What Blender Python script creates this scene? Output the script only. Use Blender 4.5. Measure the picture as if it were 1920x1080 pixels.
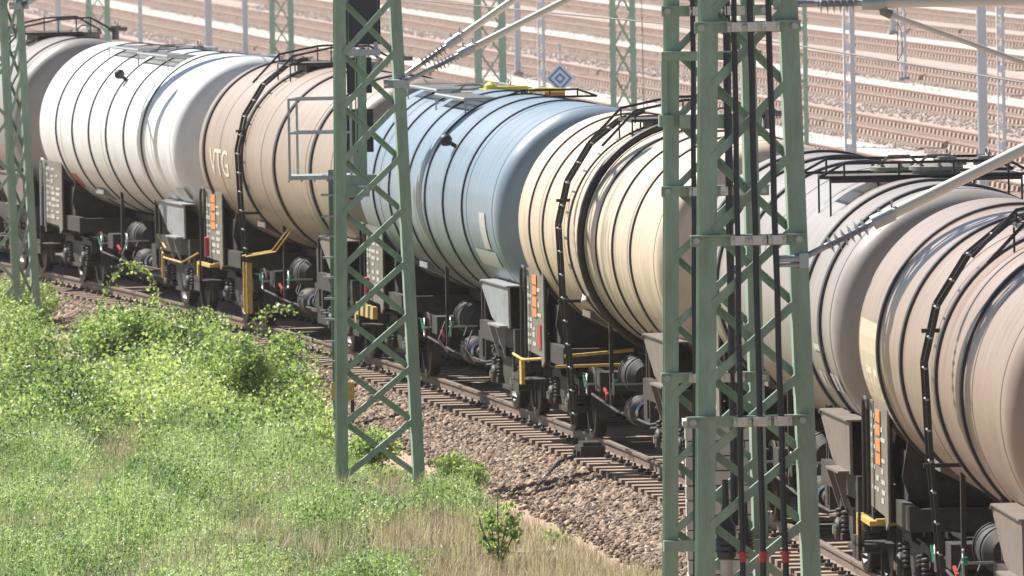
import bpy, math, random
import numpy as np
from mathutils import Vector, Matrix
PI = math.pi
R = math.radians
random.seed(7)
rng = np.random.default_rng(11)
S = bpy.context.scene
for o in list(bpy.data.objects):
    bpy.data.objects.remove(o)

# ------------------------------------------------------------ camera, world, sun
CAM_H, FPX, TILT, ROLL = 8.4, 19500.0, math.atan(921 / 19500.0), R(1.0)
F = Vector((0, math.cos(TILT), -math.sin(TILT)))
R0 = Vector((1, 0, 0))
U0 = Vector((0, math.sin(TILT), math.cos(TILT)))
RC = R0 * math.cos(ROLL) - U0 * math.sin(ROLL)
UC = R0 * math.sin(ROLL) + U0 * math.cos(ROLL)
cd = bpy.data.cameras.new('camera')
cam = bpy.data.objects.new('camera', cd)
S.collection.objects.link(cam)
cam.matrix_world = Matrix(((RC.x, UC.x, -F.x, 0), (RC.y, UC.y, -F.y, 0), (RC.z, UC.z, -F.z, CAM_H), (0, 0, 0, 1)))
cd.sensor_width = 36
cd.lens = 36 * FPX / 1920
cd.clip_start = 1
cd.clip_end = 6000
cd.dof.use_dof = True
cd.dof.focus_distance = 118
cd.dof.aperture_fstop = 9
S.camera = cam

SUN = Vector((-0.51, 0.45, 0.735)).normalized()
EL = math.asin(SUN.z)
w = bpy.data.worlds.new("World")
S.world = w
w.use_nodes = True
nt = w.node_tree
bg = nt.nodes['Background']
sky = nt.nodes.new('ShaderNodeTexSky')
sky.sky_type = 'NISHITA'
sky.sun_disc = False
sky.sun_elevation = EL
sky.sun_rotation = math.atan2(SUN.x, SUN.y)
sky.dust_density = 0.5
sky.air_density = 0.85
nt.links.new(sky.outputs[0], bg.inputs[0])
bg.inputs[1].default_value = 0.05
sd = bpy.data.lights.new('sun', 'SUN')
sd.energy = 5.0
sd.angle = R(0.5)
sd.color = (1.0, 0.95, 0.88)
so = bpy.data.objects.new('sun', sd)
S.collection.objects.link(so)
so.rotation_euler = SUN.to_track_quat('Z', 'Y').to_euler()
so.location = (-60, 60, 80)
S.view_settings.view_transform = 'Standard'
S.view_settings.look = 'None'
S.view_settings.exposure = 0.95
S.view_settings.gamma = 1

# ------------------------------------------------------------ helpers
C = S.collection
def at(px, py, Y):
    """world point at depth Y that the photo shows at px,py (layout only)"""
    d = RC * (px - 960) - UC * (py - 540) + F * FPX
    t = Y / d.y
    return Vector((d.x * t, Y, CAM_H + d.z * t))

def xrail(Y):            # near rail of the train's track
    if Y > 215:
        return xrail(215) + (Y - 215) * (-0.1435837 - 2 * 0.0009688 * 75)
    if Y < 70:
        return xrail(70) + (Y - 70) * (-0.1435837 + 2 * 0.0009688 * 70)
    q = Y - 140
    return 0.5631 - 0.1435837 * q - 0.0009688 * q * q
def head(Y):
    return math.atan(0.1435837 + 2 * 0.0009688 * (min(max(Y, 70), 215) - 140))   # + = leaning to -X far away
def ctr(Y, off=0.75):
    h = head(Y)
    return xrail(Y) + off / math.cos(h)

def mat(name, col, rough=0.6, metal=0.0, var=0.0, scale=4.0, bump=0.0, bscale=30.0, dirt=None, damt=0.0, dscale=2.0, stretch=(1, 1, 1), coat=0.0, tint=False):
    m = bpy.data.materials.new(name)
    m.use_nodes = True
    n = m.node_tree
    b = n.nodes['Principled BSDF']
    b.inputs['Roughness'].default_value = rough
    b.inputs['Metallic'].default_value = metal
    b.inputs['Coat Weight'].default_value = coat
    tc = n.nodes.new('ShaderNodeTexCoord')
    mp = n.nodes.new('ShaderNodeMapping')
    mp.inputs['Scale'].default_value = stretch
    n.links.new(tc.outputs['Object'], mp.inputs[0])
    c = n.nodes.new('ShaderNodeRGB')
    c.outputs[0].default_value = (*col, 1)
    out = c.outputs[0]
    if tint:
        a = n.nodes.new('ShaderNodeAttribute')
        a.attribute_name = 'tint'
        r = n.nodes.new('ShaderNodeValToRGB')
        els = r.color_ramp.elements
        cols = tint
        els[0].color = (*cols[0], 1)
        els[1].color = (*cols[-1], 1)
        for i, cc in enumerate(cols[1:-1]):
            e = els.new((i + 1) / (len(cols) - 1))
            e.color = (*cc, 1)
        n.links.new(a.outputs['Fac'], r.inputs[0])
        out = r.outputs[0]
    if var:
        nz = n.nodes.new('ShaderNodeTexNoise')
        nz.inputs['Scale'].default_value = scale
        nz.inputs['Detail'].default_value = 6
        n.links.new(mp.outputs[0], nz.inputs['Vector'])
        mr = n.nodes.new('ShaderNodeMapRange')
        mr.inputs['From Min'].default_value = 0.25
        mr.inputs['From Max'].default_value = 0.75
        mr.inputs['To Min'].default_value = 1 - var
        mr.inputs['To Max'].default_value = 1 + var
        n.links.new(nz.outputs['Fac'], mr.inputs[0])
        vm = n.nodes.new('ShaderNodeVectorMath')
        vm.operation = 'SCALE'
        n.links.new(out, vm.inputs[0])
        n.links.new(mr.outputs[0], vm.inputs['Scale'])
        out = vm.outputs[0]
    if dirt:
        nz = n.nodes.new('ShaderNodeTexNoise')
        nz.inputs['Scale'].default_value = dscale
        nz.inputs['Detail'].default_value = 8
        nz.inputs['Roughness'].default_value = 0.7
        n.links.new(mp.outputs[0], nz.inputs['Vector'])
        mr = n.nodes.new('ShaderNodeMapRange')
        mr.inputs['From Min'].default_value = 0.42
        mr.inputs['From Max'].default_value = 0.68
        mr.inputs['To Max'].default_value = damt
        n.links.new(nz.outputs['Fac'], mr.inputs[0])
        mx = n.nodes.new('ShaderNodeMix')
        mx.data_type = 'RGBA'
        n.links.new(mr.outputs[0], mx.inputs['Factor'])
        n.links.new(out, mx.inputs[6])
        mx.inputs[7].default_value = (*dirt, 1)
        out = mx.outputs[2]
    n.links.new(out, b.inputs['Base Color'])
    if bump:
        nb = n.nodes.new('ShaderNodeTexNoise')
        nb.inputs['Scale'].default_value = bscale
        nb.inputs['Detail'].default_value = 4
        n.links.new(tc.outputs['Object'], nb.inputs['Vector'])
        bp = n.nodes.new('ShaderNodeBump')
        bp.inputs['Strength'].default_value = 1
        bp.inputs['Distance'].default_value = bump
        n.links.new(nb.outputs['Fac'], bp.inputs['Height'])
        n.links.new(bp.outputs[0], b.inputs['Normal'])
    return m

def tank_mat(name, col, low, rough=0.38, stain=(0.3, 0.27, 0.24), samt=0.25, lowz=-0.5, spill=None):
    """painted tank: fine rings of grime round the barrel, road dirt low on the flanks"""
    m = mat(name, col, rough, var=0.05, scale=1.3)
    n = m.node_tree
    b = n.nodes['Principled BSDF']
    src = b.inputs['Base Color'].links[0].from_socket
    tc = n.nodes.new('ShaderNodeTexCoord')
    def noise(st, sc, lo, hi, amt, det=6):
        mp = n.nodes.new('ShaderNodeMapping')
        mp.inputs['Scale'].default_value = st
        n.links.new(tc.outputs['Object'], mp.inputs[0])
        z = n.nodes.new('ShaderNodeTexNoise')
        z.inputs['Scale'].default_value = sc
        z.inputs['Detail'].default_value = det
        n.links.new(mp.outputs[0], z.inputs['Vector'])
        r = n.nodes.new('ShaderNodeMapRange')
        r.inputs['From Min'].default_value = lo
        r.inputs['From Max'].default_value = hi
        r.inputs['To Max'].default_value = amt
        n.links.new(z.outputs['Fac'], r.inputs[0])
        return r.outputs[0]
    def mix(f, a, colr):
        x = n.nodes.new('ShaderNodeMix')
        x.data_type = 'RGBA'
        n.links.new(f, x.inputs['Factor'])
        n.links.new(a, x.inputs[6])
        x.inputs[7].default_value = (*colr, 1)
        return x.outputs[2]
    def mul(a, bb):
        q = n.nodes.new('ShaderNodeMath')
        q.operation = 'MULTIPLY'
        n.links.new(a, q.inputs[0])
        n.links.new(bb, q.inputs[1])
        return q.outputs[0]
    out = mix(noise((0.25, 7, 0.25), 1.0, 0.42, 0.75, samt), src, stain)       # rings of grime
    out = mix(noise((0.9, 9, 0.9), 1.0, 0.52, 0.72, min(samt * 1.5, .8)), out, tuple(c_ * .8 for c_ in stain))
    out = mix(noise((1, 1, 1), 1.6, 0.48, 0.7, samt * 1.1), out, stain)
    sp = n.nodes.new('ShaderNodeSeparateXYZ')
    n.links.new(tc.outputs['Object'], sp.inputs[0])
    g = n.nodes.new('ShaderNodeMapRange')
    g.inputs['From Min'].default_value = lowz
    g.inputs['From Max'].default_value = lowz - 0.75
    g.inputs['To Max'].default_value = 1
    n.links.new(sp.outputs[2], g.inputs[0])
    out = mix(mul(g.outputs[0], noise((0.6, 3, 0.4), 1.5, 0.1, 0.55, 0.9)), out, low)
    if spill:           # product run down the flank below the manhole: (y centre, half width, colour)
        yc, hw, scol = spill
        ab = n.nodes.new('ShaderNodeMath')
        ab.operation = 'SUBTRACT'
        ab.inputs[1].default_value = yc
        n.links.new(sp.outputs[1], ab.inputs[0])
        a2 = n.nodes.new('ShaderNodeMath')
        a2.operation = 'ABSOLUTE'
        n.links.new(ab.outputs[0], a2.inputs[0])
        r = n.nodes.new('ShaderNodeMapRange')
        r.inputs['From Min'].default_value = hw
        r.inputs['From Max'].default_value = hw * 0.4
        n.links.new(a2.outputs[0], r.inputs[0])
        out = mix(mul(r.outputs[0], noise((0.7, 4, 0.7), 1.3, 0.50, 0.56, 0.8)), out, scol)
    n.links.new(out, b.inputs['Base Color'])
    rr = noise((0.4, 4, 0.4), 2.0, 0.3, 0.8, 0.25)
    ad = n.nodes.new('ShaderNodeMath')
    ad.operation = 'ADD'
    ad.inputs[1].default_value = rough
    n.links.new(rr, ad.inputs[0])
    n.links.new(ad.outputs[0], b.inputs['Roughness'])
    nb = n.nodes.new('ShaderNodeTexNoise')
    nb.inputs['Scale'].default_value = 1.1
    b.inputs['Coat Weight'].default_value = 0.25
    b.inputs['Coat Roughness'].default_value = 0.22
    n.links.new(tc.outputs['Object'], nb.inputs['Vector'])
    bp = n.nodes.new('ShaderNodeBump')
    bp.inputs['Distance'].default_value = 0.03
    bp.inputs['Strength'].default_value = 0.6
    n.links.new(nb.outputs['Fac'], bp.inputs['Height'])
    n.links.new(bp.outputs[0], b.inputs['Normal'])
    return m

M = {
 'mast': mat('mast_green', (0.285, 0.40, 0.31), 0.5, var=0.14, scale=5, dirt=(0.09, 0.10, 0.08), damt=0.35, dscale=9, stretch=(1, 1, .25)),
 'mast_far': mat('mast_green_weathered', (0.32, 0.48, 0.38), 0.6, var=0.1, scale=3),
 'galv': mat('galvanised_steel', (0.42, 0.45, 0.47), 0.45, 0.4, var=0.12, scale=9),
 'galv2': mat('bright_clamp_metal', (0.62, 0.60, 0.56), 0.5, 0.3, var=0.1, scale=20),
 'pole': mat('grey_pole_paint', (0.60, 0.65, 0.68), 0.5, 0.0, var=0.08, scale=4),
 'black': mat('dark_sooty_steel', (0.022, 0.022, 0.026), 0.55, var=0.3, scale=8, dirt=(0.07, 0.05, 0.04), damt=0.6, dscale=6),
 'hoop': mat('dark_hoop_steel', (0.035, 0.035, 0.045), 0.5, var=0.2, scale=6),
 'frame': mat('grimy_underframe', (0.026, 0.023, 0.024), 0.65, var=0.3, scale=5, dirt=(0.085, 0.06, 0.045), damt=0.7, dscale=4),
 'wheel': mat('brown_wheel_steel', (0.05, 0.038, 0.034), 0.5, 0.3, var=0.3, scale=8),
 'shiny': mat('worn_bright_steel', (0.5, 0.5, 0.52), 0.25, 0.9),
 'cable': mat('black_cable_sheath', (0.018, 0.022, 0.036), 0.4, var=0.15, scale=12),
 'white': mat('white_tube_paint', (0.62, 0.58, 0.52), 0.4, var=0.05, scale=5),
 'insul': mat('brown_grey_insulator', (0.28, 0.29, 0.33), 0.3, coat=0.4),
 'yellow': mat('yellow_paint', (0.62, 0.43, 0.12), 0.5, var=0.15, scale=15, dirt=(0.2, 0.12, 0.04), damt=0.5, dscale=14),
 'yellow2': mat('bright_yellow_valve_paint', (0.85, 0.68, 0.08), 0.45),
 'red': mat('red_paint', (0.42, 0.05, 0.05), 0.45),
 'orange': mat('orange_plate', (0.66, 0.24, 0.08), 0.5, var=0.08, scale=20),
 'board': mat('grey_brown_data_board', (0.16, 0.15, 0.12), 0.6, var=0.25, scale=6, dirt=(0.25, 0.22, 0.18), damt=0.4, dscale=8),
 'label': mat('white_lettering', (0.46, 0.46, 0.42), 0.6, var=0.2, scale=25),
 'green': mat('green_knob_paint', (0.02, 0.25, 0.10), 0.45),
 'blue': mat('blue_paint', (0.02, 0.21, 0.58), 0.5),
 'signw': mat('white_sign_paint', (0.72, 0.79, 0.86), 0.5),
 'greysad': mat('grey_saddle_plate', (0.28, 0.30, 0.31), 0.55, var=0.12, scale=6, dirt=(0.16, 0.13, 0.11), damt=0.6, dscale=4),
 'brownsad': mat('brown_saddle_plate', (0.19, 0.155, 0.135), 0.55, var=0.12, scale=6, dirt=(0.12, 0.09, 0.07), damt=0.6, dscale=4),
 'grate': mat('walkway_grating_steel', (0.21, 0.20, 0.18), 0.6, var=0.25, scale=30),
 'rail': mat('rusty_rail_side', (0.19, 0.135, 0.105), 0.6, var=0.2, scale=6, stretch=(1, .2, 1)),
 'railtop': mat('rail_running_surface', (0.42, 0.36, 0.31), 0.38, 0.5),
 'rail_bg': mat('haze_paled_rust_rail', (0.36, 0.245, 0.205), 0.75),  # rust brown, lightened so that distance haze is put into the colour
 'sleeper': mat('weathered_sleeper', (0.30, 0.225, 0.175), 0.85, var=0.3, scale=5, bump=0.01, bscale=25),
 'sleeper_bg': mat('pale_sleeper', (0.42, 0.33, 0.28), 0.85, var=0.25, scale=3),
 'clip': mat('dark_rail_clip', (0.05, 0.04, 0.035), 0.6),
 'concrete': mat('pale_concrete', (0.48, 0.47, 0.43), 0.85, var=0.15, scale=4, dirt=(0.3, 0.27, 0.22), damt=0.5, dscale=3, bump=0.004),
 'path': mat('pale_path_slabs', (0.60, 0.53, 0.46), 0.9, var=0.22, scale=1.1),
 'signalblack': mat('signal_board_black', (0.018, 0.022, 0.032), 0.45, var=0.2, scale=6),
 'copper': mat('bare_wire', (0.30, 0.27, 0.25), 0.45, 0.6),
}
M['tank_white'] = tank_mat('white_tank_paint', (0.74, 0.76, 0.76), (0.19, 0.155, 0.14), 0.32, stain=(0.5, 0.47, 0.45), samt=0.22, lowz=-0.72)
M['tank_brown'] = tank_mat('beige_brown_tank_paint', (0.38, 0.29, 0.225), (0.22, 0.17, 0.14), 0.34, stain=(0.27, 0.21, 0.17), samt=0.35)
M['tank_blue'] = tank_mat('blue_grey_tank_paint', (0.215, 0.285, 0.36), (0.14, 0.165, 0.17), 0.30, stain=(0.19, 0.225, 0.24), samt=0.3, lowz=-0.35)
M['tank_cream'] = tank_mat('cream_tank_paint', (0.68, 0.53, 0.40), (0.30, 0.25, 0.19), 0.4, stain=(0.42, 0.37, 0.28), samt=0.55, spill=(-1.6, 1.9, (0.24, 0.22, 0.17)))
M['tank_taupe'] = tank_mat('taupe_tank_paint', (0.31, 0.28, 0.262), (0.22, 0.20, 0.17), 0.34, stain=(0.25, 0.21, 0.19), samt=0.35)
M['tank_rose'] = tank_mat('rosy_brown_tank_paint', (0.345, 0.255, 0.205), (0.30, 0.235, 0.18), 0.30, stain=(0.27, 0.20, 0.165), samt=0.4)

class MB:
    def __init__(s):
        s.v = []
        s.f = []
        s.mi = []
        s.cur = 0
    def add(s, vs, fs):
        k = len(s.v)
        s.v += [tuple(v) for v in vs]
        s.f += [tuple(i + k for i in f) for f in fs]
        s.mi += [s.cur] * len(fs)
    def box(s, x0, x1, y0, y1, z0, z1):
        s.add([(x, y, z) for z in (z0, z1) for y in (y0, y1) for x in (x0, x1)],
              [(0, 2, 3, 1), (4, 5, 7, 6), (0, 1, 5, 4), (2, 6, 7, 3), (0, 4, 6, 2), (1, 3, 7, 5)])
    def bar(s, a, b, w_, h_, up=(0, 0, 1)):
        a, b = Vector(a), Vector(b)
        d = (b - a).normalized()
        u = Vector(up)
        x = d.cross(u)
        if x.length < 1e-4:
            x = d.cross(Vector((0, 1, 0)))
        x.normalize()
        u = x.cross(d)
        vs = []
        for p in (a, b):
            for i, j in ((-1, -1), (1, -1), (1, 1), (-1, 1)):
                vs.append(p + x * i * w_ / 2 + u * j * h_ / 2)
        s.add(vs, [(0, 1, 2, 3), (7, 6, 5, 4), (0, 4, 5, 1), (1, 5, 6, 2), (2, 6, 7, 3), (3, 7, 4, 0)])
    def tube(s, pts, r, n=8, cap=True, closed=False):
        pts = [Vector(p) for p in pts]
        L = len(pts)
        vs = []
        ref = None
        for i, p in enumerate(pts):
            if closed:
                d = pts[(i + 1) % L] - pts[i - 1]
            else:
                d = pts[min(i + 1, L - 1)] - pts[max(i - 1, 0)]
            d.normalize()
            if ref is None:
                ref = Vector((0, 0, 1)) if abs(d.z) < 0.9 else Vector((1, 0, 0))
            x = d.cross(ref).normalized()
            ref = x.cross(d).normalized()
            rr = r[i] if isinstance(r, (list, tuple)) else r
            for k in range(n):
                a = 2 * PI * k / n
                vs.append(p + (x * math.cos(a) + ref * math.sin(a)) * rr)
        fs = []
        for i in range(L if closed else L - 1):
            for k in range(n):
                a, b = i * n + k, i * n + (k + 1) % n
                c, d_ = ((i + 1) % L) * n + (k + 1) % n, ((i + 1) % L) * n + k
                fs.append((a, b, c, d_))
        if cap and not closed:
            fs.append(tuple(reversed(range(n))))
            fs.append(tuple(range((L - 1) * n, L * n)))
        s.add(vs, fs)
    def lathe(s, prof, axis='Y', n=48, o=(0, 0, 0)):
        """prof: list of (along, radius)"""
        vs = []
        for a, r in prof:
            for k in range(n):
                t = 2 * PI * k / n
                c, d = r * math.cos(t), r * math.sin(t)
                p = {'Y': (c, a, d), 'X': (a, c, d), 'Z': (c, d, a)}[axis]
                vs.append((p[0] + o[0], p[1] + o[1], p[2] + o[2]))
        fs = []
        for i in range(len(prof) - 1):
            for k in range(n):
                fs.append((i * n + k, i * n + (k + 1) % n, (i + 1) * n + (k + 1) % n, (i + 1) * n + k))
        s.add(vs, fs)
    def prism(s, poly, ax, a0, a1):
        """poly of 2-tuples; ax the extrusion axis: 0 -> poly is (y,z), 1 -> (x,z), 2 -> (x,y)"""
        n = len(poly)
        vs = []
        for a in (a0, a1):
            for p in poly:
                vs.append({0: (a, p[0], p[1]), 1: (p[0], a, p[1]), 2: (p[0], p[1], a)}[ax])
        s.add(vs, [tuple(range(n)), tuple(reversed(range(n, 2 * n)))] + [(i, i + n, (i + 1) % n + n, (i + 1) % n) for i in range(n)])
    def build(s, name, m, parent=None, loc=None, smooth=False, fix=True):
        me = bpy.data.meshes.new(name)
        me.from_pydata(s.v, [], s.f)
        ms = m if isinstance(m, (list, tuple)) else [m]
        for q in ms:
            me.materials.append(q)
        if len(ms) > 1:
            me.polygons.foreach_set('material_index', s.mi)
        if fix:
            import bmesh
            bm = bmesh.new()
            bm.from_mesh(me)
            bmesh.ops.recalc_face_normals(bm, faces=bm.faces)
            bm.to_mesh(me)
            bm.free()
        if smooth:
            me.shade_smooth()
            me.set_sharp_from_angle(angle=R(smooth if smooth is not True else 40))
        o = bpy.data.objects.new(name, me)
        C.objects.link(o)
        if parent:
            o.parent = parent
        if loc:
            o.location = loc
        return o

def tag(o, label=None, cat=None, group=None, kind=None):
    if label: o['label'] = label
    if cat: o['category'] = cat
    if group: o['group'] = group
    if kind: o['kind'] = kind
    return o
def empty(name, loc=(0, 0, 0), rz=0.0, label=None, cat=None, group=None):
    o = bpy.data.objects.new(name, None)
    C.objects.link(o)
    o.location = loc
    o.rotation_euler = (0, 0, rz)
    o.empty_display_size = 0.3
    return tag(o, label, cat, group)
def inst(src, parent, loc=(0, 0, 0), rot=(0, 0, 0), name=None):
    o = src.copy()
    C.objects.link(o)
    o.parent = parent
    o.location = loc
    o.rotation_euler = rot
    return o

def vnoise(x, y, seed=0):
    """smooth value noise on numpy arrays"""
    xi, yi = np.floor(x), np.floor(y)
    fx, fy = x - xi, y - yi
    fx, fy = fx * fx * (3 - 2 * fx), fy * fy * (3 - 2 * fy)
    def h(a, b):
        q = np.sin(a * 127.1 + b * 311.7 + seed * 74.7) * 43758.5453
        return q - np.floor(q)
    return (h(xi, yi) * (1 - fx) + h(xi + 1, yi) * fx) * (1 - fy) + (h(xi, yi + 1) * (1 - fx) + h(xi + 1, yi + 1) * fx) * fy

def xr_np(Y):
    q = np.clip(Y, 70, 215) - 140
    x = 0.5631 - 0.1435837 * q - 0.0009688 * q * q
    x = np.where(Y > 215, xrail(215) + (Y - 215) * (-0.1435837 - 2 * 0.0009688 * 75), x)
    return np.where(Y < 70, xrail(70) + (Y - 70) * (-0.1435837 + 2 * 0.0009688 * 70), x)

def gz(u, Y):
    """terrain height at lateral offset u from the near rail"""
    z = np.interp(u, [-40, -9, -4, -1.55, -0.66, -.55, 2.05, 3.2, 8, 12], [-.2, -.5, -.5, -.5, -.235, -.31, -.31, -.37, .02, .085])
    X = u + xr_np(Y)
    left = np.clip((-1.4 - u) / 1.5, 0, 1)
    n = (vnoise(X * .6, Y * .16, 3) - .5) * .45 + (vnoise(X * 1.7, Y * .6, 5) - .5) * .16
    return z + left * n

# ------------------------------------------------------------ ground
us = np.concatenate([np.linspace(-900, -60, 10), np.linspace(-40, -10, 16), np.linspace(-9.5, -2, 40), np.linspace(-1.9, 3.4, 40), np.linspace(4, 12, 10), np.linspace(20, 1400, 30)])
Ys = np.concatenate([np.linspace(30, 90, 12), np.linspace(90.5, 215, 400), np.linspace(220, 5000, 60)])
UU, YY = np.meshgrid(us, Ys)
ZZ = gz(UU, YY)
XX = UU + xr_np(YY)
nr, nc = UU.shape
vs = np.stack([XX.ravel(), YY.ravel(), ZZ.ravel()], 1)
idx = np.arange(nr * nc).reshape(nr, nc)
fs = np.stack([idx[:-1, :-1].ravel(), idx[:-1, 1:].ravel(), idx[1:, 1:].ravel(), idx[1:, :-1].ravel()], 1)
def np_mesh(name, vs, fs, m, tint=None, smooth=False):
    me = bpy.data.meshes.new(name)
    k = fs.shape[1]
    me.vertices.add(len(vs))
    me.vertices.foreach_set('co', np.ascontiguousarray(vs, dtype=np.float32).ravel())
    me.loops.add(fs.size)
    me.loops.foreach_set('vertex_index', np.ascontiguousarray(fs, dtype=np.int32).ravel())
    me.polygons.add(len(fs))
    me.polygons.foreach_set('loop_start', np.arange(0, fs.size, k, dtype=np.int32))
    me.update(calc_edges=True)
    me.validate()
    if tint is not None:
        a = me.attributes.new('tint', 'FLOAT', 'POINT')
        a.data.foreach_set('value', np.ascontiguousarray(tint, dtype=np.float32))
    me.materials.append(m)
    if smooth:
        me.shade_smooth()
    o = bpy.data.objects.new(name, me)
    C.objects.link(o)
    return o

def ground_mat():
    m = bpy.data.materials.new('yard_soil_and_gravel')
    m.use_nodes = True
    n = m.node_tree
    b = n.nodes['Principled BSDF']
    b.inputs['Roughness'].default_value = 0.95
    tc = n.nodes.new('ShaderNodeTexCoord')
    a = n.nodes.new('ShaderNodeAttribute')
    a.attribute_name = 'tint'
    r = n.nodes.new('ShaderNodeValToRGB')
    r.color_ramp.elements[0].color = (0.26, 0.21, 0.14, 1)      # soil under the grass
    r.color_ramp.elements[1].color = (0.54, 0.39, 0.315, 1)        # pinkish yard gravel
    e = r.color_ramp.elements.new(0.33)
    e.color = (0.42, 0.30, 0.225, 1)                              # bare sandy strip
    e = r.color_ramp.elements.new(0.66)
    e.color = (0.15, 0.11, 0.085, 1)                             # ballast
    n.links.new(a.outputs['Fac'], r.inputs[0])
    nz = n.nodes.new('ShaderNodeTexNoise')
    nz.inputs['Scale'].default_value = 1.2
    nz.inputs['Detail'].default_value = 10
    nz.inputs['Roughness'].default_value = 0.7
    n.links.new(tc.outputs['Object'], nz.inputs['Vector'])
    mr = n.nodes.new('ShaderNodeMapRange')
    mr.inputs['From Min'].default_value = .3
    mr.inputs['From Max'].default_value = .7
    mr.inputs['To Min'].default_value = .78
    mr.inputs['To Max'].default_value = 1.2
    n.links.new(nz.outputs['Fac'], mr.inputs[0])
    vm = n.nodes.new('ShaderNodeVectorMath')
    vm.operation = 'SCALE'
    n.links.new(r.outputs[0], vm.inputs[0])
    n.links.new(mr.outputs[0], vm.inputs['Scale'])
    n.links.new(vm.outputs[0], b.inputs['Base Color'])
    nb = n.nodes.new('ShaderNodeTexNoise')
    nb.inputs['Scale'].default_value = 14
    nb.inputs['Detail'].default_value = 5
    n.links.new(tc.outputs['Object'], nb.inputs['Vector'])
    bp = n.nodes.new('ShaderNodeBump')
    bp.inputs['Distance'].default_value = 0.03
    n.links.new(nb.outputs['Fac'], bp.inputs['Height'])
    n.links.new(bp.outputs[0], b.inputs['Normal'])
    return m
ti = np.interp(UU.ravel(), [-3.2, -2.3, -1.75, -1.4, 3.2, 5, 9], [0, .33, .33, .66, .66, .85, 1])
gr = np_mesh('ground', vs, fs, ground_mat(), ti, True)
tag(gr, kind='structure')

# ------------------------------------------------------------ scattering
def rot_rand(n, tilt=None):
    q = rng.normal(size=(n, 4))
    q /= np.linalg.norm(q, axis=1)[:, None]
    a, b, c, d = q.T
    return np.stack([np.stack([1 - 2 * (c * c + d * d), 2 * (b * c - a * d), 2 * (b * d + a * c)], -1),
                     np.stack([2 * (b * c + a * d), 1 - 2 * (b * b + d * d), 2 * (c * d - a * b)], -1),
                     np.stack([2 * (b * d - a * c), 2 * (c * d + a * b), 1 - 2 * (b * b + c * c)], -1)], 1)

def scatter(name, proto_v, proto_f, P, sc, Rm, m, tint, smooth=False):
    n = len(P)
    k = proto_v.shape[-2]
    if proto_v.ndim == 3:
        base = proto_v[rng.integers(0, len(proto_v), n)]
    else:
        base = np.broadcast_to(proto_v, (n, k, 3))
    V = np.einsum('nij,nkj->nki', Rm, base * (sc[:, None, None] if sc.ndim == 1 else sc[:, None, :])) + P[:, None, :]
    Fc = proto_f[None] + (np.arange(n) * k)[:, None, None]
    return np_mesh(name, V.reshape(-1, 3), Fc.reshape(-1, proto_f.shape[1]), m, np.repeat(tint, k), smooth)

import bmesh
bm = bmesh.new()
bmesh.ops.create_icosphere(bm, subdivisions=1, radius=1)
ico_v = np.array([v.co[:] for v in bm.verts])
ico_f = np.array([[v.index for v in f.verts] for f in bm.faces])
bm.free()
stones = np.stack([ico_v * (1 + rng.uniform(-.5, .35, (12, 1))) * rng.uniform(.6, 1.1, 3) for _ in range(14)])

def visible(P, m=40):
    """keep what falls inside (or close to) the camera's view"""
    d = P - np.array([0, 0, CAM_H])
    x = d @ np.array(RC) ; y = d @ np.array(UC) ; z = d @ np.array(F)
    px = 960 + FPX * x / z ; py = 540 - FPX * y / z
    return (px > -m) & (px < 1920 + m) & (py > -m) & (py < 1080 + 140)

# ballast stones along the train's track
n = 210000
Y = rng.uniform(94, 205, n)
u = np.where(rng.random(n) < .80, rng.uniform(-1.9, -.5, n), rng.uniform(-.5, 2.6, n))
thin = (u > -1.5) | (rng.random(n) < .35 * np.clip((u + 1.95) / .45, .1, 1))
Y, u = Y[thin], u[thin]
P = np.stack([u + xr_np(Y), Y, gz(u, Y) + rng.uniform(-.015, .02, len(u))], 1)
k = visible(P)
P = P[k]
sc = (.018 + .044 * rng.random(len(P)) ** 1.6) * np.where(rng.random(len(P)) < .06, 1.35, 1)
mst = mat('ballast_stone', (0.3, 0.24, 0.2), 0.85, tint=[(0.05, 0.033, 0.025), (0.15, 0.093, 0.063), (0.19, 0.12, 0.08), (0.42, 0.31, 0.225), (0.14, 0.11, 0.095)])
o = scatter('ballast_stones', stones, ico_f, P, sc, rot_rand(len(P)), mst, rng.random(len(P)))
tag(o, 'brown broken ballast stones heaped along the curved track', 'ballast', kind='stuff')

# pale stones on the shoulders of the yard tracks are put in below

# ------------------------------------------------------------ the train's track
def curve_pts(off, y0, y1, step, z):
    r = []
    Y_ = y0
    while Y_ <= y1:
        h = head(Y_)
        r.append((xrail(Y_) + off / math.cos(h), Y_, z))
        Y_ += step
    return r
RAILP = [(-.075, -.17), (.075, -.17), (.075, -.15), (.012, -.135), (.012, -.045), (.036, -.03), (.036, 0), (-.036, 0), (-.036, -.03), (-.012, -.045), (-.012, -.135), (-.075, -.15)]
def sweep(mb, pts, prof, topmat=None):
    n = len(prof)
    vs = []
    for i, p in enumerate(pts):
        a, b = pts[max(i - 1, 0)], pts[min(i + 1, len(pts) - 1)]
        d = Vector((b[0] - a[0], b[1] - a[1], 0)).normalized()
        nx, ny = d.y, -d.x
        for q in prof:
            vs.append((p[0] + nx * q[0], p[1] + ny * q[0], p[2] + q[1]))
    k0 = len(mb.v)
    mb.v += vs
    for i in range(len(pts) - 1):
        for k in range(n):
            mb.f.append((k0 + i * n + k, k0 + i * n + (k + 1) % n, k0 + (i + 1) * n + (k + 1) % n, k0 + (i + 1) * n + k))
            mb.mi.append(1 if (topmat is not None and k == topmat) else 0)
trk = empty('railway_track', (xrail(95), 95, -.2), 0, 'curved brown railway track on ballast carrying the tank wagons', 'railway track')
def child(o, par):
    o.parent = par
    o.matrix_parent_inverse = Matrix.Translation(Vector(par.location)).inverted() if par.rotation_euler.z == 0 else par.matrix_basis.inverted()
    return o
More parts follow.
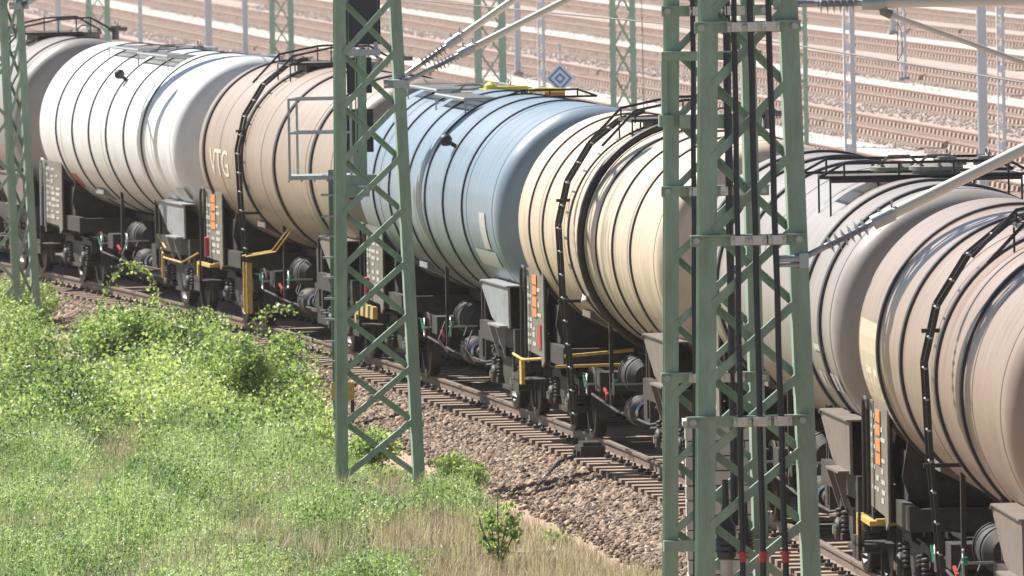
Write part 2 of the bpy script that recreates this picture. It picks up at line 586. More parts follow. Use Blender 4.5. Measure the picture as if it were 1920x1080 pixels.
for off in (0, 1.507):
    mb = MB()
    sweep(mb, curve_pts(off, 84, 260, 1.2, 0), RAILP, 6)
    child(mb.build('rail', [M['rail'], M['railtop']]), trk)
# sleeper with clips
def sleeper_mesh(L=2.6):
    mb = MB()
    mb.prism([(-.12, -.37), (.12, -.37), (.12, -.172), (-.12, -.172)], 0, -L / 2, L / 2)
    mb.cur = 1
    for x in (-.7535, .7535):
        for sgn in (-1, 1):
            cx = x + sgn * .105
            mb.box(cx - .05, cx + .05, -.055, .055, -.172, -.13)
            mb.tube([(cx, 0, -.135), (cx, 0, -.09)], .018, 6)
    return mb
slp = None
ys = []
Yc = 88.0
while Yc < 215:
    ys.append(Yc)
    Yc += .6 * math.cos(head(Yc))
def vis_pt(p, m=60):
    return bool(visible(np.array([p]), m)[0])
seen = [y for y in ys if vis_pt((xrail(y), y, -.2), 250)]
indiv = seen[:100]
rest = [y for y in ys if y not in set(indiv)]
for y in indiv:
    h = head(y)
    if slp is None:
        slp = sleeper_mesh().build('sleeper', [M['sleeper'], M['clip']])
        q = slp
    else:
        q = slp.copy()
        C.objects.link(q)
    q.parent = trk
    q.location = Vector((ctr(y), y, random.uniform(-.008, .004))) - Vector(trk.location)
    q.rotation_euler = (0, 0, h + random.uniform(-.012, .012))
mb = MB()
sm = sleeper_mesh()
for y in rest:
    h = head(y)
    c_, s_ = math.cos(h), math.sin(h)
    k0 = len(mb.v)
    mb.v += [(ctr(y) + a * c_ - b * s_, y + a * s_ + b * c_, z) for a, b, z in sm.v]
    mb.f += [tuple(i + k0 for i in f) for f in sm.f]
    mb.mi += sm.mi
tag(child(mb.build('sleeper', [M['sleeper'], M['clip']], fix=False), trk), kind='stuff')

# rail contact box outside the near rail and its cable
pt = at(1027, 800, 133.2)
mb = MB()
mb.box(-.16, .16, -.28, .28, 0, .15)
mb.box(-.12, .12, -.22, .22, .15, .20)
mb.box(-.2, -.165, -.2, -.1, -.05, .09)
mb.box(-.2, -.165, .1, .2, -.05, .09)
bxo = empty('trackside_box', (xrail(135.0) - .28, 135.0, -.19), head(135), 'small dark metal box bolted outside the near rail', 'track box')
mb.build('housing', M['black'], bxo)
mb = MB()
mb.tube([(-.2, 0, .02), (-.5, -.6, -.02), (-.9, -2.0, -.16), (-1.1, -3.5, -.27), (-1.25, -6, -.28)], .02, 6)
mb.build('cable', M['cable'], bxo)

# ------------------------------------------------------------ yard tracks behind
PH = math.atan(2551 / FPX)
CP, SP = math.cos(PH), math.sin(PH)
def DT(D, T, z=0):          # D across the yard, T along it
    return (D * CP - T * SP, D * SP + T * CP, z)
ZB = 0.30
def sheet(name, D0, D1, T0, T1, z, m, segs=1):
    mb = MB()
    for i in range(segs):
        a, b = T0 + (T1 - T0) * i / segs, T0 + (T1 - T0) * (i + 1) / segs
        mb.add([DT(D0, a, z), DT(D1, a, z), DT(D1, b, z), DT(D0, b, z)], [(0, 1, 2, 3)])
    return mb.build(name, m, fix=False)
m_bed = mat('pale_yard_ballast', (0.40, 0.32, 0.28), 0.95, var=0.3, scale=1.6, bump=0.05, bscale=9)
ntr = 11
TD = [28.16 + 4.57 * k_ for k_ in range(ntr)]
ord_w = ['nearest', 'second', 'third', 'fourth', 'fifth', 'sixth', 'seventh', 'eighth', 'ninth', 'tenth', 'farthest']
def trange(D):
    """T where the track enters the frame on the right and leaves it on the left or top"""
    ts = [T for T in np.arange(60, 900, 2.0) if vis_pt(DT(D, T, ZB), 10)]
    return (min(ts), max(ts)) if ts else (200, 400)
slb = None
for ti_, D in enumerate(TD):
    t0, t1 = trange(D)
    bed = MB()
    prof = [(-2.3, .088), (-1.6, .10), (1.6, .10), (2.3, .088)]
    vs_ = []
    nT = 120
    T0_, T1_ = 60, 1100
    for i in range(nT + 1):
        T = T0_ + (T1_ - T0_) * i / nT
        for a, z in prof:
            vs_.append(DT(D + a + (random.uniform(-.12, .12) if abs(a) > 2 else 0), T, z))
    bed.add(vs_, [(i * 4 + k_, i * 4 + k_ + 1, (i + 1) * 4 + k_ + 1, (i + 1) * 4 + k_) for i in range(nT) for k_ in range(3)])
    tag(bed.build('ballast_bed', m_bed, fix=False), kind='structure')
    far = empty('railway_track', DT(D, t0, .1), 0, 'straight empty yard track with rusty rails, %s of the tracks behind the train' % ord_w[ti_], 'railway track', 'parallel yard tracks behind the train')
    for off in (-.7535, .7535):
        mb = MB()
        pts = [DT(D + off, T, ZB) for T in np.linspace(60, 1100, 60)]
        sweep(mb, pts, RAILP, 6)
        child(mb.build('rail', [M['rail_bg'], M['rail_bg']], fix=False), far)
    T = 60.0
    allT = list(np.arange(60, 1000, .57))
    vis = [t for t in allT if t0 - 1 <= t <= t1 + 1]
    ind = vis[:100]
    si = set(ind)
    for t in ind:
        if slb is None:
            mb = MB()
            mb.prism([(-.12, -.30), (.12, -.30), (.12, -.162), (-.12, -.162)], 0, -1.3, 1.3)
            for x in (-.7535, .7535):
                for s_ in (-1, 1):
                    xa = x + s_ * .075
                    mb.prism([(xa - .05, -.164), (xa + .05, -.164), (xa + .035, -.052), (xa - .035, -.052)], 1, -.12, .12)
            slb = mb.build('sleeper', [M['sleeper_bg'], M['rail_bg']])
            slb_mb = mb
            q = slb
        else:
            q = slb.copy()
            C.objects.link(q)
        q.parent = far
        q.location = Vector(DT(D, t, ZB)) - Vector(far.location)
        q.rotation_euler = (0, 0, PH + random.uniform(-.02, .02))
    mb = MB()
    for t in allT:
        if t in si or t < t0 - 6 or t > t1 + 60:
            continue
        c0 = DT(D, t, ZB)
        k0 = len(mb.v)
        mb.v += [(c0[0] + a * CP - b * SP, c0[1] + a * SP + b * CP, c0[2] + z) for a, b, z in slb_mb.v]
        mb.f += [tuple(i + k0 for i in f) for f in slb_mb.f]
        mb.mi += slb_mb.mi
    if mb.v:
        tag(child(mb.build('sleeper', [M['sleeper_bg'], M['rail_bg']], fix=False), far), kind='stuff')
for D in (30.3, 39.45, 48.6, 57.75, 66.9):
    mb = MB()
    T = 60.0
    while T < 900:
        L_ = 12
        j0, j1 = random.uniform(-.08, .08), random.uniform(-.08, .08)
        mb.add([DT(D - .62 + j0, T, .13), DT(D + .62 + j1, T, .13), DT(D + .62 + j1, T + L_, .13), DT(D - .62 + j0, T + L_, .13)], [(0, 1, 2, 3)])
        T += L_
    tag(mb.build('service_path', M['path'], fix=False), kind='structure')
# loose pale gravel on the yard
n = 40000
T = rng.uniform(150, 420, n)
Dd = TD[0] + 4.57 * rng.integers(0, 6, n) + rng.uniform(-2.5, -1.3, n)
P = np.stack([Dd * CP - T * SP, Dd * SP + T * CP, np.full(n, .12)], 1)
P = P[visible(P)]
mst2 = mat('pale_gravel_stone', (0.5, 0.42, 0.38), 0.9, tint=[(0.34, 0.27, 0.24), (0.44, 0.37, 0.33), (0.52, 0.46, 0.43)])
tag(scatter('yard_gravel', stones, ico_f, P, rng.uniform(.02, .045, len(P)), rot_rand(len(P)), mst2, rng.random(len(P))), 'pale loose gravel beside the yard tracks', 'gravel', kind='stuff')
# ------------------------------------------------------------ tank wagons
RT, HC, CY = 1.45, 2.74, 6.4
def headprof(R_, y0, d, n=12, sgn=1):
    # shallow dished end with a tight knuckle
    rk, rc = .30, 2.0 * R_
    al = math.asin((R_ - rk) / (rc - rk))
    c0 = -(rc - rk) * math.cos(al)
    out = []
    for i in range(n + 1):
        th = (PI / 2 - al) * i / n
        out.append((y0 + sgn * rk * math.sin(th), R_ - rk + rk * math.cos(th)))
    for i in range(1, 9):
        b = al * (1 - i / 8)
        out.append((y0 + sgn * (c0 + rc * math.cos(b)), rc * math.sin(b) + 1e-4))
    return out
def side_x(h, extra=0.0, R_=RT):
    """x of the left flank of the tank at height h"""
    return -math.sqrt(max(R_ * R_ - (h - HC) ** 2, 0)) - extra
cache = {}
def cached(key, fn, parent, loc=(0, 0, 0), rot=(0, 0, 0)):
    if key in cache:
        return inst(cache[key], parent, loc, rot)
    o = fn()
    o.parent = parent
    o.location = loc
    o.rotation_euler = rot
    cache[key] = o
    return o

def mk_wheel():
    mb = MB()
    mb.lathe([(-.07, 1e-3), (-.07, .12), (-.02, .14), (-.02, .36), (-.055, .39), (-.055, .455), (.075, .46), (.078, .49), (.10, .485), (.10, .40), (.05, .37), (.03, .14), (.09, .12), (.09, 1e-3)], 'X', 32)
    return mb.build('wheel', M['wheel'], smooth=35)
def mk_axle():
    mb = MB()
    mb.lathe([(-1.0, 1e-3), (-1.0, .065), (-.8, .09), (.8, .09), (1.0, .065), (1.0, 1e-3)], 'X', 14)
    return mb.build('axle', M['wheel'], smooth=40)
def mk_spring():
    mb = MB()
    pts = []
    for i in range(5 * 12 + 1):
        a = i / 12 * 2 * PI
        pts.append((.075 * math.cos(a), .075 * math.sin(a), i / 60 * .24))
    mb.tube(pts, .019, 6)
    return mb.build('spring', M['frame'], smooth=60)
def mk_box():
    mb = MB()
    mb.lathe([(-.13, 1e-3), (-.13, .105), (-.10, .13), (.10, .14), (.14, .12), (.14, 1e-3)], 'X', 16)
    mb.box(-.09, .11, -.30, .30, -.10, -.03)
    mb.cur = 1
    mb.lathe([(-.155, 1e-3), (-.155, .05), (-.13, .055)], 'X', 12)
    return mb.build('axle_box', [M['frame'], M['shiny']], smooth=35)
def mk_frame():
    mb = MB()
    side = [(-1.35, .62), (-1.30, .78), (-.55, .82), (-.38, .74), (.38, .74), (.55, .82), (1.30, .78), (1.35, .62), (1.22, .56), (1.16, .70), (.66, .70), (.58, .50), (.40, .36), (-.40, .36), (-.58, .50), (-.66, .70), (-1.16, .70), (-1.22, .56)]
    for x in (-1.04, .94):
        mb.prism(side, 0, x, x + .10)
        mb.box(x - .05, x + .15, -1.33, -.5, .82, .84)
        mb.box(x - .05, x + .15, .5, 1.33, .82, .84)
        mb.box(x - .04, x + .14, -.4, .4, .30, .355)
    mb.box(-.93, .93, -.22, .22, .42, .72)
    mb.lathe([(.72, 1e-3), (.72, .3), (.90, .28), (.90, 1e-3)], 'Z', 20)
    for y in (-1.34, 1.26):
        mb.box(-.93, .93, y, y + .08, .60, .70)
    # brake shoes and beams
    for y in (-.9, .9):
        for s in (-1, 1):
            for x in (-.75, .75):
                mb.prism([(y + s * .50, .28), (y + s * .58, .26), (y + s * .60, .66), (y + s * .52, .64)], 0, x - .05, x + .05)
            mb.bar((-.75, y + s * .56, .38), (.75, y + s * .56, .38), .06, .06)
            mb.bar((-.88, y + s * .57, .40), (-.88, y + s * .50, .86), .03, .03)
    return mb.build('bogie', M['frame'])
def bogie(par, y):
    b = cached('bogie', mk_frame, par, (0, y, 0))
    for dy in (-.9, .9):
        cached('wheel', mk_wheel, b, (-.7275, dy, .46), (0, 0, PI))
        inst(cache['wheel'], b, (.7275, dy, .46))
        cached('axle', mk_axle, b, (0, dy, .46))
        for x, rz in ((-1.02, 0), (1.02, PI)):
            cached('box', mk_box, b, (x, dy, .46), (0, 0, rz))
            for k_ in (-.22, .22):
                cached('spring', mk_spring, b, (x, dy + k_, .44))
    return b

def lettering(txt, size, par, y0, h, mt, R_=RT, narrow=1.0, name='lettering'):
    """letters bent round the left flank; y0 = far end of the word, h = height of its base"""
    cu = bpy.data.curves.new(name, 'FONT')
    cu.body = txt
    cu.size = size
    cu.resolution_u = 3
    tmp = bpy.data.objects.new('t', cu)
    C.objects.link(tmp)
    bpy.context.view_layer.update()
    me = bpy.data.meshes.new_from_object(tmp.evaluated_get(bpy.context.evaluated_depsgraph_get()))
    C.objects.unlink(tmp)
    bpy.data.objects.remove(tmp)
    bmm = bmesh.new()
    bmm.from_mesh(me)
    bmesh.ops.triangulate(bmm, faces=bmm.faces)
    for q in range(2):
        bmesh.ops.subdivide_edges(bmm, edges=[e for e in bmm.edges if e.calc_length() > size * .12], cuts=1)
    a0 = math.asin((h - HC) / R_)
    r = R_ + .008
    for v in bmm.verts:
        x, z = v.co.x * narrow, v.co.y
        a = a0 + z / r
        v.co = (-r * math.cos(a), y0 - x, HC + r * math.sin(a))
    bmm.to_mesh(me)
    bmm.free()
    me.name = name
    me.materials.clear()
    me.materials.append(mt)
    o = bpy.data.objects.new(name, me)
    C.objects.link(o)
    o.parent = par
    return o
def patch(par, ya, yb, ha, hb, mt, name, R_=RT, lift=.012):
    mb = MB()
    n = 8
    aa, ab = math.asin((ha - HC) / R_), math.asin((hb - HC) / R_)
    r = R_ + lift
    vs = []
    for i in range(n + 1):
        a = aa + (ab - aa) * i / n
        for y in (ya, yb):
            vs.append((-r * math.cos(a), y, r * math.sin(a) + HC))
    mb.add(vs, [(2 * i, 2 * i + 1, 2 * i + 3, 2 * i + 2) for i in range(n)])
    return mb.build(name, mt, par, fix=False)

def arcpts(r, a0, a1, y, n=20):
    return [(-r * math.cos(a0 + (a1 - a0) * i / n), y, HC + r * math.sin(a0 + (a1 - a0) * i / n)) for i in range(n + 1)]

def wagon(zfar, tank_m, label, hoops, hw, hoop_m='hoop', saddle='brownsad', ladder=None, platform='cross', board=True, boards_seed=1, R_=RT, dome=None, step='yellow', plat_t=5.2, handle=False, tanks=None, hp=.022):
    Yc_ = zfar - CY
    for _ in range(3):
        h = head(Yc_)
        Yc_ = zfar - CY * math.cos(h)
    h = head(Yc_)
    rd = random.Random(boards_seed)
    root = empty('tank_wagon', (ctr(Yc_, .72) , Yc_, 0), h, label, 'tank wagon', 'tank wagons coupled in one train')
    T = lambda t: CY - t
    # barrel
    mb = MB()
    L0, L1 = CY, -CY
    prof = [(a, r) for a, r in reversed(headprof(R_, 0, .60))]
    prof = [(L0 + a, r) for a, r in prof]
    nseg = 8
    for i in range(1, nseg):
        prof.append((L0 + (L1 - L0) * i / nseg, R_))
    prof += [(L1 + a, r) for a, r in headprof(R_, 0, .62, sgn=-1)]
    mb.lathe(prof, 'Y', 96)
    tank = mb.build('tank', M[tank_m], root, (0, 0, HC), smooth=50)
    # faint weld seams
    for t in hoops:
        mb = MB()
        w2 = hw / 2
        rr = R_ + hp
        mb.lathe([(-w2, R_ - .01), (-w2, rr), (w2, rr), (w2, R_ - .01)], 'Y', 96)
        q = mb.build('hoop', M[hoop_m], tank, (0, T(t), 0), smooth=30)
    for t in (2.1, 6.2, 10.4, 12.7):
        mb = MB()
        mb.lathe([(-.018, R_ - .01), (-.010, R_ + .006), (.010, R_ + .006), (.018, R_ - .01)], 'Y', 96)
        mb.build('weld_seam', M[tank_m], tank, (0, T(t), 0), smooth=60)
    # underframe: centre sill, end sills, sole bars at the ends
    mb = MB()
    mb.box(-.26, .26, -7.05, 7.05, .86, 1.13)
    mb.box(-.20, .20, -4.0, 4.0, 1.13, 1.26)
    for s in (-1, 1):
        mb.box(-1.28, 1.28, min(s * 6.85, s * 7.05), max(s * 6.85, s * 7.05), .84, 1.22)
        for x in (-1.24, 1.14):
            mb.box(x, x + .10, min(s * 3.7, s * 6.85), max(s * 3.7, s * 6.85), .95, 1.20)
        mb.box(-1.14, 1.14, min(s * 3.7, s * 3.85), max(s * 3.7, s * 3.85), .95, 1.18)
        mb.box(-1.14, 1.14, min(s * 4.9, s * 5.3), max(s * 4.9, s * 5.3), .92, 1.22)
    mb.build('underframe', M['frame'], root)
    bogie(root, 5.0)
    bogie(root, -5.0)
    # saddles under both ends of the barrel, with the wide gusset plate at the near end
    for s in (-1, 1):
        mb = MB()
        yy = s * 5.1
        for dy in (-.55, .55):
            poly = [(-1.14, 1.21), (-1.22, 1.45), (-1.16, 1.80)]
            for i in range(9):
                a = PI + R(38) + (PI - R(76)) * i / 8
                poly.append((1.47 * math.cos(a), HC + 1.47 * math.sin(a)))
            poly += [(1.16, 1.80), (1.22, 1.45), (1.14, 1.21)]
            mb.prism(poly, 1, yy + dy - .02, yy + dy + .02)
        for x in (-1.16, 1.13):
            mb.box(x, x + .03, yy - .53, yy + .53, 1.21, 1.70)
        mb.build('saddle', M['frame'], root)
    mb = MB()
    gp = [(-4.75, 1.62), (-4.55, 1.66), (-6.85, 1.66), (-6.85, 1.22), (-6.0, 1.22)]
    gp = [(-4.45, 1.72), (-4.60, 1.78), (-6.80, 1.78), (-6.85, 1.23), (-5.85, 1.23), (-5.35, 1.32)]
    mb.prism(gp, 0, -1.33, -1.30)
    mb.prism([(-4.45, 1.735), (-4.6, 1.80), (-6.8, 1.80), (-6.8, 1.782), (-4.62, 1.782)], 0, -1.36, -1.10)
    mb.box(-1.45, -1.30, -6.75, -5.75, 1.235, 1.26)
    for y in (-5.9, -6.5):
        mb.prism([(-1.33, 1.23), (-1.46, 1.23), (-1.33, .80)], 1, y - .02, y + .02)
    mb.build('end_gusset', M[saddle], root)
    # underside tank shoe at mid length
    mb = MB()
    mb.prism([(-.9, 1.56), (.9, 1.56), (1.1, 1.66), (1.1, 1.74), (-1.1, 1.74), (-1.1, 1.66)], 1, T(4.35), T(3.6))
    mb.build('tank_shoe', M[saddle], root)
    # buffers and hook
    for s in (-1, 1):
        for x in (-.875, .875):
            mb = MB()
            mb.lathe([(7.05 * s, 1e-3), (7.05 * s, .14), (7.35 * s, .13), (7.35 * s, .085), (7.60 * s, .085), (7.61 * s, .23), (7.64 * s, .235), (7.648 * s, .15), (7.65 * s, 1e-3)], 'Y', 20, (x, 0, 1.04))
            mb.build('buffer', M['black'], root, smooth=35)
        mb = MB()
        mb.box(-.07, .07, min(7.05 * s, 7.4 * s), max(7.05 * s, 7.4 * s), .93, 1.05)
        mb.tube([(0, 7.36 * s, 1.0), (0, 7.44 * s, .82), (0, 7.5 * s, .62), (.08, 7.46 * s, .5)], .035, 8)
        mb.tube([(.4, 7.05 * s, .92), (.42, 7.35 * s, .65), (.36, 7.5 * s, .55), (.25, 7.6 * s, .72)], .028, 8)
        mb.build('coupling', M['black'], root)
    # brake gear: reservoirs, distributor, hangers, pipes
    mb = MB()
    ta = T(6.2)
    mb.lathe([(ta + .55, 1e-3), (ta + .53, .14), (ta + .42, .235), (ta - .42, .235), (ta - .53, .14), (ta - .55, 1e-3)], 'Y', 22, (-.72, 0, 1.02))
    for dy in (-.3, .3):
        mb.lathe([(ta + dy - .02, .25), (ta + dy + .02, .25), (ta + dy + .02, .23), (ta + dy - .02, .23)], 'Y', 20, (-.72, 0, 1.02))
    mb.build('brake_reservoir', M['frame'], root, smooth=35)
    mb = MB()
    ta = T(7.3)
    mb.lathe([(ta + .42, 1e-3), (ta + .40, .10), (ta + .3, .20), (ta - .25, .20), (ta - .33, .14), (ta - .35, .09), (ta - .55, .08), (ta - .56, 1e-3)], 'Y', 20, (-.85, 0, .62))
    mb.cur = 1
    mb.lathe([(ta - .33, .145), (ta - .36, .15), (ta - .39, .12)], 'Y', 18, (-.85, 0, .62))
    mb.build('brake_cylinder', [M['frame'], M['shiny']], root, smooth=35)
    mb = MB()
    for t, x in ((5.9, -1.05), (8.9, -1.0), (9.7, -1.08)):
        mb.bar((x, T(t), 1.75), (x, T(t), .62), .05, .05)
    mb.tube([(-.95, T(3.3), .62), (-1.0, T(6), .55), (-1.0, T(9), .55), (-.95, T(9.8), .62)], .018, 6)
    mb.tube([(-.6, T(4.0), .80), (-.62, T(8.8), .78)], .025, 6)
    mb.tube([(-1.12, T(9.9), .56), (-.8, T(10.6), .62)], .02, 6)
    mb.box(-.95, -.55, T(8.6), T(8.1), .55, .95)
    mb.box(-1.1, -.8, T(5.2), T(4.7), .75, 1.0)
    for i in range(6):
        t = 4.6 + i * .9
        a = rd.uniform(-1.1, -.4)
        mb.tube([(a, T(t), .95), (a - .12, T(t + .15), .7), (a - .02, T(t + .35), .52)], .014, 6)
    mb.build('brake_rigging', M['frame'], root)
    for t, hh in ((4.5, .82), (7.0, .95)):
        mb = MB()
        pts = [(-1.18 + .02 * math.cos(a), T(t) + .16 * math.cos(a), hh + .13 * math.sin(a)) for a in [2 * PI * i / 16 for i in range(16)]]
        mb.tube(pts, .012, 6, closed=True)
        mb.bar((-1.18, T(t) - .15, hh), (-1.18, T(t) + .15, hh), .012, .012)
        mb.bar((-1.18, T(t), hh - .13), (-1.18, T(t), hh + .13), .012, .012)
        mb.bar((-1.18, T(t), hh), (-.8, T(t), hh), .025, .025)
        mb.build('brake_handwheel', M['galv'], root)
    mb = MB()
    mb.bar((-1.2, T(4.32), .93), (-1.2, T(4.5), .78), .02, .02)
    mb.bar((-1.2, T(6.9), .80), (-1.2, T(7.25), 1.0), .015, .015)
    mb.box(-1.21, -1.17, T(7.30), T(7.24), .97, 1.03)
    mb.build('brake_lever', M['green'], root)
    mb = MB()
    mb.bar((-1.16, T(6.0), .84), (-1.16, T(6.3), .78), .03, .03)
    mb.bar((-1.16, T(6.2), .82), (-1.16, T(6.2), .70), .025, .025)
    mb.build('brake_lever', M['red'], root)
    # data board on the left at the far end
    if board:
        by0, by1, x = T(-.35), T(1.35), -1.30
        mb = MB()
        mb.prism([(by0, 1.02), (by0, 2.12), (by1, 2.12), (by1, .95), (by1 + .25, .86), (by1 + .35, 1.0)], 0, x - .012, x + .012)
        bd = mb.build('data_board', M['board'], root)
        mb = MB()
        for y in (by0 - .1, by1 + .1):
            mb.bar((x + .03, y, 2.0), (x + .03, y, .95), .04, .04)
        mb.build('board_bracket', M['black'], bd)
        mb = MB()
        xs = x - .018
        for i in range(26):
            cy = by0 - .1 - .48 * (i % 3) - rd.uniform(0, .08)
            cz = 1.10 + .105 * (i // 3) + rd.uniform(0, .02)
            if rd.random() < .12 or (boards_seed in (3, 5, 7) and i % 3 == 1 and 1.4 < cz + .05):
                continue
            wy, wz = rd.uniform(.16, .42), rd.uniform(.04, .085)
            k_ = 0
            mb.box(xs, xs + .004 , cy - wy, cy, cz, cz + wz * .8)
        mb.build('lettering', M['label'], bd)
        if boards_seed in (3, 5, 7):
            for cz in (1.80, 1.50):
                mb = MB()
                mb.box(xs - .008, xs, T(.72), T(.30), cz, cz + .26)
                op = mb.build('orange_plate', M['orange'], bd)
                mb = MB()
                mb.box(xs - .011, xs - .008, T(.68), T(.34), cz + .12, cz + .135)
                mb.build('plate_divider', M['black'], op)
        if boards_seed in (3, 4, 5):
            mb = MB()
            if boards_seed == 5:
                mb.box(xs - .01, xs, T(1.1), T(.8), 1.1, 1.42)
            else:
                mb.lathe([(1.0, 1e-3), (1.0, .038), (1.30, .038), (1.32, 1e-3)], 'Z', 14, (xs - .06, T(.15), .05))
            mb.build('red_marker', M['red'], bd)
    # corner step and handrail loop at the far end
    mb = MB()
    xx = -1.36
    y0 = T(-.55)
    mb.tube([(xx, y0, .95), (xx, y0, 1.95), (xx, y0 - .04, 2.08), (xx, y0 - .16, 2.14), (xx, y0 - .36, 2.12), (xx, y0 - .44, 2.0), (xx, y0 - .44, .95)], .022, 8)
    mb.build('handrail', M['galv'] if step == 'steel' else M['black'], root)
    mb = MB()
    mb.box(-1.5, -1.12, T(.1), T(-.5), .62, .65)
    mb.box(-1.5, -1.47, T(.1), T(-.5), .48, .72)
    mb.bar((-1.48, T(.08), .66), (-1.48, T(.08), .98), .03, .03)
    mb.bar((-1.48, T(-.48), .66), (-1.48, T(-.48), .98), .03, .03)
    mb.bar((-1.2, T(-.4), .64), (-1.2, T(-.4), .30), .03, .03)
    mb.build('step', M['frame'], root)
    if step == 'yellow':
        mb = MB()
        mb.box(-1.47, -1.40, T(1.0), T(-.35), .90, .95)
        mb.box(-1.47, -1.40, T(-.25), T(-.35), .62, .90)
        mb.box(-1.40, -1.1, T(1.0), T(.9), .90, .97)
        mb.build('yellow_grab_bar', M['yellow'], root)
    if step == 'hazard':
        for k_ in range(7):
            mb = MB()
            mb.prism([(T(-.3 + k_ * .25), .80), (T(-.3 + k_ * .25 + .25), .80), (T(-.3 + k_ * .25 + .30), .98), (T(-.3 + k_ * .25 + .05), .98)], 0, -1.49, -1.42)
            mb.build('hazard_stripe', M['yellow'] if k_ % 2 == 0 else M['black'], root)
        mb = MB()
        mb.box(-1.50, -1.42, T(-.2), T(-.34), .56, .80)
        mb.build('yellow_grab_bar', M['yellow'], root)
    if step == 'bars':          # long thin yellow handrails low on the flank
        mb = MB()
        mb.tube([(-1.5, T(-.4), .97), (-1.5, T(.6), .94), (-1.1, T(1.4), 1.0)], .020, 8)
        mb.box(-1.50, -1.45, T(.4), T(.2), .6, .95)
        mb.build('yellow_grab_bar', M['yellow'], root)
        mb = MB()
        mb.tube([(-1.5, T(3.9), 1.02), (-.2, T(3.9), 1.03)], .020, 8)
        mb.build('yellow_grab_bar', M['yellow'], root)
        mb = MB()
        mb.tube([(-1.3, T(3.3), 1.12), (-.4, T(3.3), 1.18)], .022, 8)
        mb.build('yellow_grab_bar', M['yellow'], root)
    if handle:                  # yellow angled handle at the near end
        mb = MB()
        mb.tube([(-1.35, T(11.2), 1.0), (-1.45, T(12.0), .88), (-1.45, T(13.6), .86), (-1.2, T(13.8), 1.02)], .017, 8)
        mb.bar((-1.45, T(11.9), .95), (-1.45, T(11.9), .55), .045, .045)
        mb.tube([(-1.4, T(11.2), 1.22), (-1.38, T(11.8), 1.02)], .018, 8)
        mb.build('yellow_grab_bar', M['yellow'], root)
    # ladder up the left flank, bending over onto the roof
    if ladder is not None:
        lt, lm = ladder
        pts = [(-1.36, .30), (-1.42, 1.2), (-1.49, 2.0), (-1.53, 2.9), (-1.40, 3.45), (-1.10, 3.92), (-.72, 4.22), (-.40, 4.33)]
        mb = MB()
        for dy in (-.16, .16):
            for a, b in zip(pts[:-1], pts[1:]):
                mb.bar((a[0], T(lt) + dy, a[1]), (b[0], T(lt) + dy, b[1]), .018, .045, up=(1, 0, 0))
        ld = mb.build('ladder', M['black'], root)
        segs = [(Vector((a[0], 0, a[1])), Vector((b[0], 0, b[1]))) for a, b in zip(pts[:-1], pts[1:])]
        tot = 0.15
        for a, b in segs:
            L_ = (b - a).length
            while tot < L_:
                p = a + (b - a) * (tot / L_)
                mb = MB()
                mb.tube([(p.x, T(lt) - .17, p.z), (p.x, T(lt) + .17, p.z)], .012, 6)
                mb.box(p.x - .022, p.x + .002, T(lt) - .183, T(lt) - .171, p.z - .010, p.z + .010)
                mb.build('rung', M['galv'], ld)
                tot += .30
            tot -= L_
        mb = MB()
        for hh, tx in ((1.9, side_x(1.9)), (3.2, side_x(3.2))):
            mb.bar((-1.55, T(lt), hh), (tx + .02, T(lt), hh), .04, .04)
        mb.build('ladder_bracket', M['black'], ld)
        if lm:
            mb = MB()
            for dy in (-.16, .16):
                mb.box(-1.450, -1.36, T(lt) + dy - .018, T(lt) + dy + .018, .32, 1.12)
            mb.build('painted_ladder_foot', M[lm], ld)
    # roof walkways
    top = HC + R_
    def grating(x0, x1, ta_, tb_, z, mt='grate'):
        mb = MB()
        n = 14
        for i in range(n):
            a = T(ta_) + (T(tb_) - T(ta_)) * (i + .5) / n
            mb.box(x0, x1, a - abs(ta_ - tb_) / n * .32, a + abs(ta_ - tb_) / n * .32, z - .02, z)
        m2 = 8
        for i in range(m2 + 1):
            xx_ = x0 + (x1 - x0) * i / m2
            mb.box(xx_ - .012, xx_ + .012, T(tb_), T(ta_), z - .035, z - .021)
        return mb.build('walkway', M[mt], root)
    def frame_rect(par, x0, x1, ta_, tb_, z, r=.022, mt='black'):
        mb = MB()
        mb.tube([(x0, T(ta_), z), (x1, T(ta_), z), (x1, T(tb_), z), (x0, T(tb_), z)], r, 6, closed=True)
        n = 4
        for i in range(n + 1):
            x = x0 + (x1 - x0) * i / n
            for t in (ta_, tb_):
                base = HC + math.sqrt(max(R_ * R_ - x * x, .01)) - .01
                mb.bar((x, T(t), z), (x, T(t), base), .02, .02)
        return mb.build('walkway_frame', M[mt], par)
    def rail_(par, x0, x1, t, z, hgt, mt='black', posts=4):
        mb = MB()
        mb.tube([(x0 - .28, T(t), z), (x0, T(t), z + hgt), (x1, T(t), z + hgt), (x1 + .28, T(t), z)], .017, 6)
        for i in range(posts):
            x = x0 + (x1 - x0) * i / (posts - 1)
            mb.bar((x, T(t), z), (x, T(t), z + hgt), .022, .022)
        mb.tube([(x0 - .28, T(t), z), (x1 + .28, T(t), z)], .018, 6)
        return mb.build('walkway_railing', M[mt], par)
    def valves(x, t, z, col='grate'):
        mb = MB()
        mb.lathe([(z - .1, 1e-3), (z - .1, .26), (z + .02, .26), (z + .02, .30), (z + .06, .30), (z + .10, .2), (z + .12, 1e-3)], 'Z', 20, (x, T(t), 0))
        for a in range(8):
            aa = a * PI / 4
            mb.lathe([(z + .02, .02), (z + .10, .02), (z + .10, 1e-3)], 'Z', 6, (x + .27 * math.cos(aa), T(t) + .27 * math.sin(aa), 0))
        mb.tube([(x - .24, T(t) - .1, z + .06), (x - .1, T(t) - .1, z + .18), (x + .12, T(t) - .1, z + .18), (x + .26, T(t) - .1, z + .06)], .015, 6)
        mb.build('manhole', M['grate'], root, smooth=35)
        mb = MB()
        xv = x + .55
